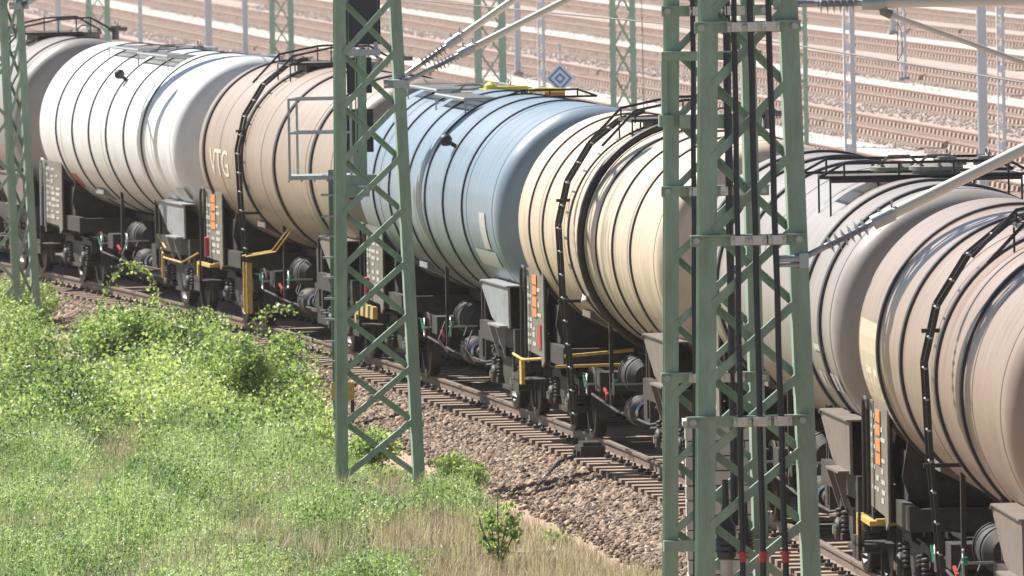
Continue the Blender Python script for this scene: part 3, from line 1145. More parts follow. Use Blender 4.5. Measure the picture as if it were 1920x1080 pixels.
        mb.lathe([(z - .1, .07), (z + .12, .07), (z + .13, .10), (z + .16, .10), (z + .17, 1e-3)], 'Z', 12, (xv, T(t), 0))
        mb.tube([(xv - .14, T(t), z + .1), (xv + .22, T(t), z + .1)], .04, 8)
        mb.tube([(xv + .02, T(t) + .12 * math.cos(a), z + .2 + .05 * math.sin(a)) for a in [i * PI / 5 for i in range(10)]], .012, 6, closed=True)
        mb.build('valve', M[col], root, smooth=35)
    pz = top + {'cross': .02, 'hatch': .05, 'twin': -.04, 'twin_yellow': -.04}[platform]
    if platform == 'cross':
        grating(-1.0, 1.1, plat_t, plat_t + 1.0, pz)
        frame_rect(root, -1.0, 1.1, plat_t, plat_t + 1.0, pz - .01)
        rail_(root, -.85, .95, plat_t + 1.03, pz, .15)
        rail_(root, -.85, .95, plat_t - .5, pz, .15)
        valves(-.1, plat_t - .25, top + .02)
        valves(.25, plat_t + .35, pz + .02)
        mb = MB()
        mb.box(-1.0, 1.1, T(plat_t + 1.05), T(plat_t + 1.0), pz - .06, pz - .02)
        mb.build('walkway_kick_plate', M['black'], root)
    elif platform == 'hatch':
        grating(-.75, .35, plat_t - .45, plat_t + .75, pz + .02)
        frame_rect(root, -.75, .35, plat_t - .45, plat_t + .75, pz + .01)
        for y_ in (plat_t - .5, plat_t + .8):
            mb = MB()
            mb.tube([(-1.15, T(y_), top - .25), (-.72, T(y_), pz + .14), (-.1, T(y_), pz + .26), (.5, T(y_), pz + .28), (.95, T(y_), pz + .02)], .02, 6)
            for x, z0, z1 in ((-.72, pz, pz + .14), (-.1, pz, pz + .26), (.5, pz, pz + .28)):
                mb.bar((x, T(y_), z0 - .02), (x, T(y_), z1), .02, .02)
            mb.build('walkway_railing', M['black'], root)
        valves(.55, plat_t + .1, top - .0)
        mb = MB()
        mb.box(-.45, .3, T(plat_t + .7), T(plat_t - .4), top - .08, pz - .03)
        mb.build('hatch_box', M['black'], root)
    elif platform in ('twin', 'twin_yellow'):
        a0_ = plat_t - 4.0
        grating(-.75, .62, a0_, a0_ + 2.9, pz + .04, 'grate')
        frame_rect(root, -.75, .62, a0_, a0_ + 2.9, pz + .03, mt='galv')
        grating(-.85, .35, plat_t - .6, plat_t + 2.2, pz)
        frame_rect(root, -.85, .35, plat_t - .6, plat_t + 2.2, pz - .01, mt='galv')
        if platform == 'twin_yellow':
            rail_(root, -.05, .75, plat_t + 2.25, pz, .10, posts=3)
        valves(-.25, plat_t - 1.2, top - .12, 'grate')
        if platform == 'twin_yellow':
            mb = MB()
            mb.tube([(-.15, T(plat_t - 1.0), pz + .02), (.1, T(plat_t - 1.0), pz + .05), (.55, T(plat_t - 1.0), pz + .05)], .030, 10)
            mb.build('yellow_valve_pipe', M['yellow2'], root, smooth=35)
            mb = MB()
            mb.tube([(.15, T(plat_t + 1.6), pz + .07), (.3, T(plat_t + 1.6), pz + .09), (.68, T(plat_t + 1.6), pz + .07)], .034, 10)
            mb.lathe([(pz, 1e-3), (pz, .1), (pz + .1, .09), (pz + .14, .04), (pz + .14, 1e-3)], 'Z', 12, (0, T(plat_t - .9), 0))
            mb.build('yellow_valve_pipe', M['yellow2'], root, smooth=35)
            mb = MB()
            mb.lathe([(.60, 1e-3), (.60, .05), (.90, .05), (.90, 1e-3)], 'X', 12, (0, T(plat_t + .2), pz - .02))
            mb.build('valve_cover', M['orange'], root)
        grating(-.3, .9, plat_t + 1.5, plat_t + 3.3, pz - .02) if platform == 'twin' else None
        if platform == 'twin':
            frame_rect(root, -.3, .9, plat_t + 1.5, plat_t + 3.3, pz - .03, mt='galv')
    if dome:
        t, a = dome
        c0 = Vector((-math.cos(a), 0, math.sin(a)))
        mb = MB()
        p = c0 * (R_ + .16)
        mb.lathe([(-.085, 1e-3), (-.08, .05), (-.04, .085), (.02, .09), (.07, .06), (.085, 1e-3)], 'Z', 18, (p.x, T(t), p.z + HC))
        mb.tube([(c0.x * (R_ - .01), T(t), c0.z * (R_ - .01) + HC), (p.x, T(t), p.z + HC)], .03, 8)
        mb.build('vent_cap', M['black'], root, smooth=50)
    return root, tank, T

W1 = wagon(199.4, 'tank_taupe', 'taupe tank wagon at the far left, partly behind the leftmost lattice mast', (1.2, 4.4, 7.6, 10.2, 12.3), .08, board=True, boards_seed=1, platform='hatch', plat_t=9.8, saddle='brownsad')
W2 = wagon(184.1, 'tank_white', 'bright white tank wagon with a small black vent cap high on its flank', (1.7, 3.35, 5.0, 6.7, 8.4, 10.1), .05, board=True, boards_seed=2, saddle='greysad', platform='twin', plat_t=7.2, dome=(6.8, R(41)), step='steel', handle=True)
W3 = wagon(168.8, 'tank_brown', 'beige brown tank wagon with broad black hoops, between the white and the blue grey wagon', (.5, 4.35, 7.5, 10.9), .15, boards_seed=3, ladder=(4.4, 'yellow'), platform='hatch', plat_t=4.2, step='yellow', hp=.03)
W4 = wagon(153.6, 'tank_blue', 'blue grey tank wagon with yellow valve gear on its roof', (1.5, 3.1, 4.9, 6.6, 8.3, 10.05), .055, boards_seed=4, saddle='greysad', platform='twin_yellow', plat_t=4.4, dome=(8.0, R(33)), step='hazard')
W5 = wagon(138.5, 'tank_cream', 'cream tank wagon with grey stains running down its flank', (1.15, 2.5, 5.0, 7.6, 9.1, 10.7), .045, boards_seed=5, ladder=(4.6, None), platform='hatch', plat_t=5.3, step='bars')
W6 = wagon(122.3, 'tank_taupe', 'taupe tank wagon with a long railed roof walkway, behind the foreground masts', (.9, 2.6, 4.5, 10.5, 11.9), .14, hoop_m='hoop', boards_seed=6, platform='cross', plat_t=8.4, hp=.03)
W7 = wagon(107.0, 'tank_rose', 'rosy brown tank wagon cut by the right edge, with a pale lettered panel', (2.0, 4.2, 7.4, 9.6), .13, boards_seed=7, ladder=(7.0, None), platform='hatch', plat_t=8.4, hp=.03)
# extras of single wagons
lm_ = mat('faded_cream_lettering', (0.86, 0.76, 0.62), 0.45)
r3, t3, T3 = W3
lettering('VTG', .62, r3, T3(1.1), 2.42, lm_, narrow=1.55)
r7, t7, T7 = W7
patch(r7, T7(.15), T7(1.75), 1.78, 3.0, mat('faded_cream_panel', (0.58, 0.49, 0.36), 0.38, var=.08), 'lettered_panel', lift=.008)
lettering('VTG', .80, r7, T7(.2), 2.02, lm_, narrow=.92)
r4, t4, T4 = W4
patch(r4, T4(11.6), T4(12.1), 2.25, 2.75, M['label'], 'label_panel')
patch(r4, T4(10.6), T4(12.4), 2.0, 2.22, M['label'], 'label_panel')
r2, t2, T2 = W2
patch(r2, T2(12.2), T2(13.0), 1.85, 2.05, M['label'], 'label_panel', R_=1.44)
patch(r2, T2(1.7), T2(2.3), 1.72, 1.95, M['red'], 'red_label')
r6, t6, T6 = W6
for k_, (a, b, h0, h1) in enumerate([(11.2, 12.0, 2.45, 2.52), (11.0, 11.25, 2.05, 2.22), (11.35, 11.5, 2.05, 2.22), (12.0, 12.25, 2.05, 2.24), (12.35, 12.6, 2.05, 2.24)]):
    patch(r6, T6(a), T6(b), h0, h1, M['label'], 'label_panel')
r5, t5, T5 = W5
mb = MB()
mb.tube([(math.cos(a) * (RT + .06), 0, math.sin(a) * (RT + .06)) for a in [2 * PI * i / 64 for i in range(64)]], .05, 8, closed=True)
mb.build('heating_pipe', M['black'], t5, (0, T5(6.55), 0), smooth=60)
mb = MB()
mb.tube([(-1.2, T5(4.6), 1.98), (-1.35, T5(5.6), 1.93)], .035, 8)
mb.build('pipe_guard', M['galv2'], r5)
mb = MB()
mb.box(-1.0, -.8, T3(9.4), T3(8.6), .35, 1.5)
mb.build('cabinet', M['signalblack'], r3)
for dy in (0, .35):
    mb = MB()
    mb.tube([(-1.0, T3(6.2) - dy, 1.75), (-1.2, T3(5.6) - dy, 1.35), (-1.45, T3(4.2) - dy, 1.22)], .012, 8)
    mb.build('yellow_grab_bar', M['yellow'], r3)

# ------------------------------------------------------------ lattice masts
def mast(root, mt, top, w0, w1, dep0, dep1, lw, ld, pitch, bw=.06, dark=None, ztop=None, z0=0.0, twist=0, fl=.012):
    """two channel legs opening outward with X lattice on front and back. w = overall width at base/top"""
    H_ = top - z0
    def half(z):
        return (w0 + (w1 - w0) * (z - z0) / H_) / 2
    for s in (-1, 1):
        mb = MB()
        for (xa, xb, ya, yb) in ((0, lw, -ld / 2, -ld / 2 + fl), (0, lw, ld / 2 - fl, ld / 2), (lw - fl, lw, -ld / 2 + fl, ld / 2 - fl)):
            vs = []
            for z in (z0, top):
                hf = half(z)
                for x, y in ((xa, ya), (xb, ya), (xb, yb), (xa, yb)):
                    vs.append((s * (hf - x), y, z))
            mb.add(vs, [(0, 1, 2, 3), (7, 6, 5, 4), (0, 4, 5, 1), (1, 5, 6, 2), (2, 6, 7, 3), (3, 7, 4, 0)])
        mb.build('leg', mt, root)
    z = z0 + .15
    i = 0
    while z + pitch < top:
        for face, d in ((-1, 1), (1, -1)):
            y = face * (ld / 2 + .006)
            xa, xb = half(z) - lw * .8, half(z + pitch) - lw * .8
            mb = MB()
            mb.bar((-d * xa, y, z), (d * xb, y, z + pitch), bw, .012, up=(0, 1, 0))
            mb.bar((-d * xa, y - face * .03, z + bw * .55), (d * xb, y - face * .03, z + pitch + bw * .55), .010, .055, up=(0, 1, 0))
            mb.build('brace', mt, root)
        z += pitch
        i += 1
def plate(root, hz, half, y, mt, clamps=(), name='cable_bracket', x_off=.0):
    mb = MB()
    mb.box(-half + x_off, half + x_off, y - .008, y + .008, hz - .055, hz + .055)
    mb.box(-half + x_off, half + x_off, y - .07, y - .008, hz + .040, hz + .055)
    o = mb.build(name, mt, root)
    mb = MB()
    for s in (-1, 1):
        mb.lathe([(y - .045, 1e-3), (y - .045, .035), (y - .008, .035)], 'Y', 6, (s * (half - .06) + x_off, 0, hz))
    mb.build('bolt', M['galv'], o)
    for x in clamps:
        mb = MB()
        mb.box(x - .085, x + .085, y - .085, y - .072, hz - .045, hz + .045)
        mb.box(x - .05, x + .05, y - .13, y - .085, hz - .045, hz + .045)
        for s in (-1, 1):
            mb.lathe([(y - .115, 1e-3), (y - .115, .016), (y - .085, .016)], 'Y', 6, (x + s * .068, 0, hz))
        mb.build('clamp', M['galv2'], o)
    return o

# mast 2, in front of the blue-grey wagon: placed where its legs stand
def mast_at(pxl, pxr, pyb, Y, pxl_t, pxr_t, name, label, cat, lw, pitch, ztop, ld=.16, mt='mast', group=None, bw=.06):
    a, b = at(pxl, pyb, Y), at(pxr, pyb, Y)
    zb = a.z
    c, d = at(pxl_t, 0, Y), at(pxr_t, 0, Y)
    w0, w1 = b.x - a.x, d.x - c.x
    hz = c.z - zb
    cx = (a.x + b.x) / 2
    lean = ((c.x + d.x) / 2 - cx) / hz
    r = empty(name, (cx, Y, zb), 0, label, cat, group)
    H_ = ztop - zb
    wt = w0 + (w1 - w0) * H_ / hz
    mast(r, M[mt], H_, w0, max(wt, .35), 0, 0, lw, ld, pitch, bw=bw)
    r.rotation_euler = Matrix.Rotation(head(Y), 4, 'Z').to_euler()
    r.matrix_basis = Matrix.Translation(r.location) @ Matrix.Rotation(math.atan(lean), 4, 'Y') @ Matrix.Rotation(head(Y), 4, 'Z')
    return r
m1 = mast_at(28, 79, 640, 176, 1, 39, 'lattice_mast', 'green lattice catenary mast at the left edge, in front of the taupe wagon', 'catenary mast', .13, .62, 10.5, ld=.16, bw=.05, group='green catenary masts beside the train')
m2 = mast_at(630, 797, 912, 134, 625, 751, 'lattice_mast', 'green lattice catenary mast standing in weeds before the blue grey wagon', 'catenary mast', .145, .68, 9.5, ld=.20, group='green catenary masts beside the train', bw=.075)
m3b = mast_at(1243, 1443, 1150, 106, 1245, 1413, 'lattice_mast', 'green lattice mast just behind the thicker cable mast', 'cable mast', .145, .70, 9.0, ld=.22, bw=.07, group='pair of green lattice cable masts')
m3 = mast_at(1304, 1541, 1150, 99, 1310, 1494, 'lattice_mast', 'nearest green lattice mast, carrying three black cables down its front', 'cable mast', .175, .70, 9.0, ld=.24, bw=.08, group='pair of green lattice cable masts')
# the wide face of the leftmost mast, running out of the frame
for i in range(9):
    z = .1 + i * .92
    for a_, b_ in ((0, .92), (.92, 0)):
        mb = MB()
        xr0 = -.17 + .004 * i
        mb.bar((xr0, -.1 if a_ else -.08, z + a_), (xr0 - .78, -.1 if a_ else -.08, z + b_), .055, .012, up=(0, 1, 0))
        mb.build('brace', M['mast'], m1)
mb = MB()
mb.prism([(-1.02, -.1), (-.88, -.1), (-.88, .06), (-1.02, .06)], 2, 0, 10)
mb.build('leg', M['mast'], m1)
# footing plates of mast 2
mb = MB()
mb.box(-.75, .85, -.5, .5, -.25, -.03)
fo = mb.build('footing', M['concrete'], m2)

def zof(py, Y, px=1400):
    return at(px, py, Y).z
def local(root, p):
    return root.matrix_basis.inverted() @ Vector(p)
# back brackets first (behind), then the front ones with the cables
bpy.context.view_layer.update()
for py in (50, 450, 790):
    z = zof(py, 99) - m3.location.z
    q = local(m3, at(1402, py, 98.85))
    hw_ = (at(1500 + (py - 50) * .04, py, 99).x - at(1308, py, 99).x) / 2 + .02
    cl = [local(m3, at(x0 + (x1 - x0) * py / 1025, py, 99)).x for x0, x1 in ((1376, 1392), (1406, 1431), (1440, 1472))]
    plate(m3, q.z, hw_, -.13, M['mast'], cl, x_off=q.x + .0)
for py in (20, 358, 708):
    q = local(m3b, at(1342, py, 105.85))
    hw_ = (at(1448, py, 106).x - at(1245, py, 106).x) / 2
    cl = [local(m3b, at(x, py, 106)).x for x in (1304, 1364, 1378)]
    plate(m3b, q.z, hw_, -.10, M['mast'], cl, x_off=q.x)
# box bracket of the back mast
q = local(m3b, at(1262, 105, 105.8))
mb = MB()
x0, x1 = local(m3b, at(1236, 105, 106)).x, local(m3b, at(1425, 105, 106)).x
mb.box(x0, x1, -.20, -.10, q.z - .05, q.z + .03)
mb.box(x0, x1, -.24, -.10, q.z + .031, q.z + .045)
mb.box(x0, x0 + .06, -.16, -.10, q.z - .65, q.z - .051)
mb.box(x0 - .03, x0 + .12, -.20, -.10, q.z - .72, q.z - .60)
mb.box(x0 + .18, x1, -.17, -.10, q.z - .74, q.z - .60)
mb.build('stay_frame', M['mast'], m3b)
q = local(m3b, at(1300, 1020, 106))
mb = MB()
mb.box(q.x - .32, q.x + .85, -.2, -.10, q.z - .06, q.z + .05)
mb.build('foot_bracket', M['mast'], m3b)

def cable(pxa, pxb, Y, r, label, pyb=1095, end=True, yoff=0.0, pyt=-260, group='black cables on the mast'):
    a = at(pxa + (pxa - pxb) * (-pyt) / 1095, pyt, Y)
    b = at(pxb, pyb, Y)
    o = empty('cable', b, 0, label, 'cable', group)
    pts = []
    for i in range(25):
        t = i / 24
        p = b.lerp(a, t) - b
        pts.append((p.x + .003 * math.sin(i * 1.3 + pxa), p.y + .004 * math.cos(i * 1.7), p.z))
    mb = MB()
    mb.tube(pts, r, 10)
    mb.build('sheath', M['cable'], o, smooth=60)
    if end:
        zt = (at(pxb, 1040, Y) - b).z
        mb = MB()
        mb.lathe([(zt - .07, r + .005), (zt + .0, r + .006), (zt + .03, r + .003)], 'Z', 12, (pts[1][0], pts[1][1], 0))
        mb.box(pts[1][0] - .052, pts[1][0] + .052, pts[1][1] - .008, pts[1][1] + .008, zt + .01, zt + .028)
        mb.build('red_tape', M['red'], o)
    return o
cable(1376, 1393, 98.80, .028, 'leftmost of the three black cables down the front mast')
cable(1406, 1432, 98.80, .031, 'middle one of the three black cables down the front mast')
cable(1440, 1474, 98.80, .031, 'rightmost of the three black cables down the front mast')
cable(1299, 1305, 105.82, .028, 'black cable between the two foreground masts, on the back mast', end=False, group='black cables on the back mast')
for px, yo in ((1363, 0), (1372, 0)):
    pass
cable(1361, 1378, 105.82, .042, 'thick black cable behind the front mast, ending in a bell shaped seal', pyb=985, end=False, group='black cables on the back mast')
# cable seals at the foot
for px, py, s_, lb in ((1361, 985, .62, 'black bell shaped cable seal between the foreground masts, taller one'), (1398, 1000, .45, 'black bell shaped cable seal between the foreground masts, smaller one')):
    p = at(px, py, 105.6)
    mb = MB()
    mb.lathe([(-.55 * s_, 1e-3), (-.55 * s_, .13 * s_), (-.5 * s_, .16 * s_), (.0, .16 * s_), (.08 * s_, .10 * s_), (.35 * s_, .06 * s_), (.75 * s_, .05 * s_)], 'Z', 20)
    for k_ in range(5):
        z = -.45 * s_ + k_ * .1 * s_
        mb.lathe([(z, .16 * s_), (z + .01, .185 * s_), (z + .03, .16 * s_)], 'Z', 20)
    o = empty('cable_seal', p, 0, lb, 'cable seal', 'cable seals at the mast foot')
    mb.build('seal_body', M['cable'], o, smooth=40)
    mb = MB()
    mb.lathe([(-.95 * s_, .10 * s_), (-.56 * s_, .10 * s_)], 'Z', 16)
    mb.box(-.16 * s_, .16 * s_, -.16 * s_, .16 * s_, -1.3, -.95 * s_)
    mb.build('seal_base', M['concrete'], o)
# stack of concrete blocks behind the masts
p0 = at(1292, 1190, 109)
blk = empty('block_stack', p0, 0, 'stack of pale concrete blocks seen through the foreground lattice masts', 'block stack')
hgt = at(1292, 800, 109).z - p0.z
wid = at(1422, 1190, 109).x - p0.x
rows = 14
for i in range(rows):
    mb = MB()
    z0_, z1_ = hgt * i / rows, hgt * (i + 1) / rows
    x = -.02 + random.uniform(-.02, .02) - (.3 if i % 2 else 0)
    while x < wid:
        x1_ = min(x + .62, wid)
        xs0 = max(x, -.01)
        if x1_ - xs0 > .05:
            mb.box(xs0 + .005, x1_ - .005, random.uniform(-.015, 0), .5, z0_ + .008, z1_ - .006)
        x += .62
    mb.build('block_course', M['concrete'], blk)
mb = MB()
mb.box(-.03, wid + .03, -.03, .55, hgt, hgt + .06)
mb.build('cap_slab', M['concrete'], blk)
# grey conduit beside it
p0 = at(1422, 1190, 108)
mb = MB()
mb.tube([(0, 0, 0), (-.05, 0, at(1400, 200, 108).z - p0.z)], .045, 10)
o = mb.build('conduit', M['galv'], None, p0, smooth=50)
tag(o, 'tall light grey conduit rising between the two foreground masts', 'conduit')

# ------------------------------------------------------------ cantilever arms
def insulator(mb, a, b, r0, r1, n):
    a, b = Vector(a), Vector(b)
    d = b - a
    pts, rr = [], []
    N = n * 4
    for i in range(N + 1):
        pts.append(a + d * i / N)
        rr.append(r1 if i % 4 == 2 else r0)
    mb.tube(pts, rr, 14)
def arm(name, label, root_p, pts, r_tube, ins, group=None, cat='catenary arm', ins_r=.085, clamp=True):
    """pts: world points from the mast outwards. ins=(f0,f1): insulator along the first segment"""
    o = empty(name, root_p, 0, label, cat, group)
    L = [Vector(p) - Vector(root_p) for p in pts]
    a, b = L[0], L[1]
    ia, ib = a.lerp(b, ins[0]), a.lerp(b, ins[1])
    mb = MB()
    mb.tube([ib, ib.lerp(b, .12)], .03, 8)
    mb.build('end_fitting', M['galv'], o)
    mb = MB()
    mb.tube([a, ia], .030, 8)
    mb.box(a.x - .10, a.x + .06, a.y - .05, a.y + .05, a.z - .05, a.z + .05)
    mb.build('end_fitting', M['galv'], o)
    mb = MB()
    insulator(mb, ia, ib, .032, ins_r, 6)
    mb.build('insulator', M['insul'], o, smooth=30)
    st = ib.lerp(b, .03)
    mb = MB()
    d = (b - st).normalized()
    mb.tube([st, st + d * .22], r_tube + .018, 14)
    for s in (.06, .2):
        p = st + d * s
        mb.tube([p, p + Vector((0, 0, .13))], .012, 6)
    mb.build('socket', M['galv'], o, smooth=30)
    mb = MB()
    mb.tube([st + d * .1] + [b] + L[2:], r_tube, 16)
    mb.build('tube', M['white'], o, smooth=60)
    return o
Y3 = 99.0
arm('cantilever_arm', 'slanting white tube arm on a ribbed insulator, low on the nearest mast at right', at(1500, 484, Y3), [at(1500, 486, Y3), at(1925, 276, Y3), at(2250, 116, Y3)], .055, (.12, .30), 'cantilever tubes', ins_r=.10)
arm('cantilever_arm', 'horizontal pale tube arm along the top edge of the picture at right', at(1470, 8, Y3), [at(1470, 8, Y3), at(1925, 0, Y3), at(2300, -8, Y3)], .052, (.14, .30), 'cantilever tubes', ins_r=.10)
o = empty('registration_arm', at(1655, 12, Y3), 0, 'thin pale rod slanting down right from the top tube', 'registration arm')
a = at(1655, 12, Y3)
mb = MB()
mb.tube([at(1672, 28, Y3) - a, at(1925, 120, Y3) - a, at(2050, 160, Y3) - a], .026, 10)
mb.build('rod', M['white'], o, smooth=60)
mb = MB()
mb.tube([at(1655, 6, Y3) - a, at(1657, 22, Y3) - a, at(1672, 28, Y3) - a], .045, 8)
mb.build('hinge', M['grate'], o)
Y2 = 133.8
arm('cantilever_arm', 'front one of two white tube arms rising right from the mast in the weeds', at(748, 156, Y2), [at(752, 158, Y2), at(1062, 0, Y2), at(1220, -82, Y2)], .047, (.20, .33), 'white tube arms on the middle mast', ins_r=.085)
arm('cantilever_arm', 'back one of two white tube arms rising right from the mast in the weeds', at(748, 150, Y2 + .5), [at(742, 153, Y2 + .5), at(962, 0, Y2 + .5), at(1140, -122, Y2 + .5)], .047, (.22, .42), 'white tube arms on the middle mast', ins_r=.085)
for px, py, Yk, m_, lb in ((744, 154, Y2, m2, ''), (1480, 484, Y3, m3, ''), (36, 8, 175.8, m1, '')):
    q = local(m_, at(px, py, Yk))
    mb = MB()
    mb.tube([(q.x - .16, -.16, q.z), (q.x + .14, -.16, q.z)], .035, 8)
    mb.tube([(q.x - .16, -.16, q.z - .06), (q.x + .16, -.16, q.z - .06)], .02, 8)
    mb.box(q.x + .08, q.x + .17, -.2, .12, q.z - .09, q.z + .05)
    mb.build('arm_clamp', M['galv'], m_)
arm('cantilever_arm', 'grey arm stub at the top left corner, on the leftmost mast', at(36, 12, 175.6), [at(36, 12, 175.6), at(72, -8, 175.6), at(200, -75, 175.6)], .045, (.1, .4), None)

# wires over the train's track
def wire(name, label, pts, r, cat='wire', m='copper', group=None):
    a = Vector(pts[0])
    mb = MB()
    mb.tube([Vector(p) - a for p in pts], r, 6)
    o = mb.build(name, M[m], None, a)
    return tag(o, label, cat, group)
HCW = 5.45
cw = [(ctr(Y_) + (.15 if i % 2 else -.15), Y_, HCW) for i, Y_ in enumerate((60, 99, 134, 190, 240))]
wire('contact_wire', 'thin contact wire running above the tank wagons', cw, .011)
ms_ = []
for (xa, ya, _), (xb, yb, _) in zip(cw[:-1], cw[1:]):
    for i in range(10):
        t = i / 10
        ms_.append((xa + (xb - xa) * t, ya + (yb - ya) * t, 7.2 - .9 * 4 * t * (1 - t)))
wire('messenger_wire', 'sagging carrier wire above the contact wire of the train track', ms_, .010)
DL = {104: 'nearest the right edge', 113: 'second from the right edge', 122: 'right of the nearest mast', 145: 'above the blue grey wagon', 158: 'left of the middle mast', 170: 'above the white wagon'}
for Yd in (104, 113, 122, 145, 158, 170):
    for (xa, ya, _), (xb, yb, _) in zip(cw[:-1], cw[1:]):
        if ya <= Yd < yb:
            t = (Yd - ya) / (yb - ya)
            x = xa + (xb - xa) * t
            zt = 7.2 - .9 * 4 * t * (1 - t)
            mb = MB()
            mb.tube([(0, 0, 0), (.01, 0, .5), (0, 0, zt - HCW)], .006, 5)
            mb.tube([(0, 0, 0), (.06, .02, .12), (.05, .02, .32), (.01, 0, .42)], .005, 5)
            o = mb.build('dropper', M['copper'], None, (x, Yd, HCW))
            tag(o, 'thin dropper hanging from the carrier wire, ' + DL[Yd], 'dropper', 'droppers above the train')

# ------------------------------------------------------------ signal behind the middle mast
YS = 148.0
base = at(636, 824, YS)
sg = empty('railway_signal', base, 0, 'railway signal with black boards and a railed grey platform behind the middle mast', 'signal')
def SP_(px, py, dy=0):
    p = at(px, py, YS) - base
    return Vector((p.x, dy, p.z))
a, b = SP_(634, 822), SP_(623, 318)
mb = MB()
for dx in (-.055, .05):
    mb.bar((a.x + dx, 0, 0), (b.x + dx, 0, b.z), .012, .14, up=(0, 1, 0))
mb.bar((a.x, 0, 0), (b.x, 0, b.z), .095, .012, up=(0, 1, 0))
mb.build('post', M['mast'], sg)
for py in (365, 405, 442, 482, 520, 559, 598, 640, 677):
    p = SP_(620 + (py - 350) * .03, py)
    mb = MB()
    mb.tube([(p.x - .14, -.10, p.z), (p.x + .18, -.10, p.z)], .017, 8)
    mb.build('rung', M['galv'], sg)
mb = MB()
mb.bar(SP_(636, 800, -.08), SP_(629, 330, -.08), .02, .03)
mb.build('ladder_stile', M['galv'], sg)
mb = MB()
p, q = SP_(622, 750), SP_(664, 716)
mb.box(p.x, p.x + .13, -.14, .02, p.z, q.z)
mb.box(q.x - .10, q.x, -.14, .02, p.z, q.z)
mb.box(p.x + .13, q.x - .10, .0, .02, p.z + .05, q.z - .05)
mb.build('yellow_cabinet', M['yellow'], sg)
mb = MB()
mb.bar(SP_(661, 750), SP_(661, 800), .05, .05)
mb.build('cabinet_leg', M['black'], sg)
# platform and railing
p, q = SP_(541, 330), SP_(662, 330)
mb = MB()
mb.box(p.x, q.x, -.05, .75, p.z - .06, p.z)
for k_ in range(6):
    x = p.x + (q.x - p.x) * k_ / 5
    mb.box(x - .01, x + .01, -.055, .76, p.z - .09, p.z - .061)
mb.bar((p.x + .62, .3, p.z - .05), (a.x, .05, p.z - .5), .05, .05)
mb.build('platform', M['galv'], sg)
tz = SP_(541, 187).z
mz = SP_(541, 250).z
mb = MB()
xr_ = q.x - .02
for (x, y) in ((p.x + .02, -.03), (p.x + .12, .70), (xr_, -.03), (xr_, .70)):
    mb.bar((x, y, p.z), (x, y, tz), .035, .035)
for z in (tz, mz):
    mb.bar((p.x + .02, -.03, z), (xr_, -.03, z), .032, .032)
    mb.bar((p.x + .12, .70, z), (xr_, .70, z), .032, .032)
    mb.bar((p.x + .02, -.03, z), (p.x + .12, .70, z), .032, .032)
mb.build('platform_railing', M['galv'], sg)
# head post and boards
c0, c1 = SP_(680, 345), SP_(678, 96)
mb = MB()
mb.bar((c0.x, .1, c0.z), (c1.x, .1, c1.z), .13, .13)
mb.bar((c0.x - .09, .03, c0.z), (c1.x - .09, .03, c1.z), .02, .02)
mb.build('head_post', M['mast'], sg)
mb = MB()
x0, x1 = SP_(638, 340).x, SP_(706, 340).x
mb.box(x0, x1, -.1, .35, SP_(680, 348).z, SP_(680, 328).z)
mb.box(x0 + .05, x1 - .1, -.14, -.10, SP_(680, 368).z, SP_(680, 349).z)
mb.build('head_bracket', M['mast'], sg)
for (xa, ya, xb, yb, dy) in ((649, -80, 711, 84, -.0), (650, 108, 696, 176, .25), (650, 205, 699, 287, .25)):
    p, q = SP_(xa, yb), SP_(xb, ya)
    mb = MB()
    mb.box(p.x, q.x, dy, dy + .03, p.z, q.z)
    mb.box(p.x + .04, q.x - .04, dy - .10, dy, p.z + .04, q.z - .04)
    bb = mb.build('signal_board', M['signalblack'], sg)
p = SP_(668, 272)
mb = MB()
mb.prism([(p.x - .06, p.z - .05), (p.x + .06, p.z - .05), (p.x, p.z + .06)], 1, .13, .148)
mb.build('warning_triangle', M['yellow2'], sg)
mb = MB()
mb.bar(SP_(657, 105, -.03), SP_(655, -80, -.03), .045, .06)
mb.bar(SP_(705, 105, -.03), SP_(703, -80, -.03), .045, .06)
mb.bar(SP_(650, 98, -.05), SP_(713, 98, -.05), .10, .09)
mb.bar(SP_(712, 108, .0), SP_(690, 150, .0), .05, .03)
for px in (664, 676, 690):
    mb.bar(SP_(px, 98, -.08), SP_(px, 98, .1), .03, .14)
mb.build('board_frame', M['galv'], sg)
mb = MB()
mb.tube([SP_(655, 372, -.1), SP_(668, 372, -.1), SP_(676, 362, -.1), SP_(679, 350, -.1)], .014, 6)
mb.build('signal_cable', M['cable'], sg)

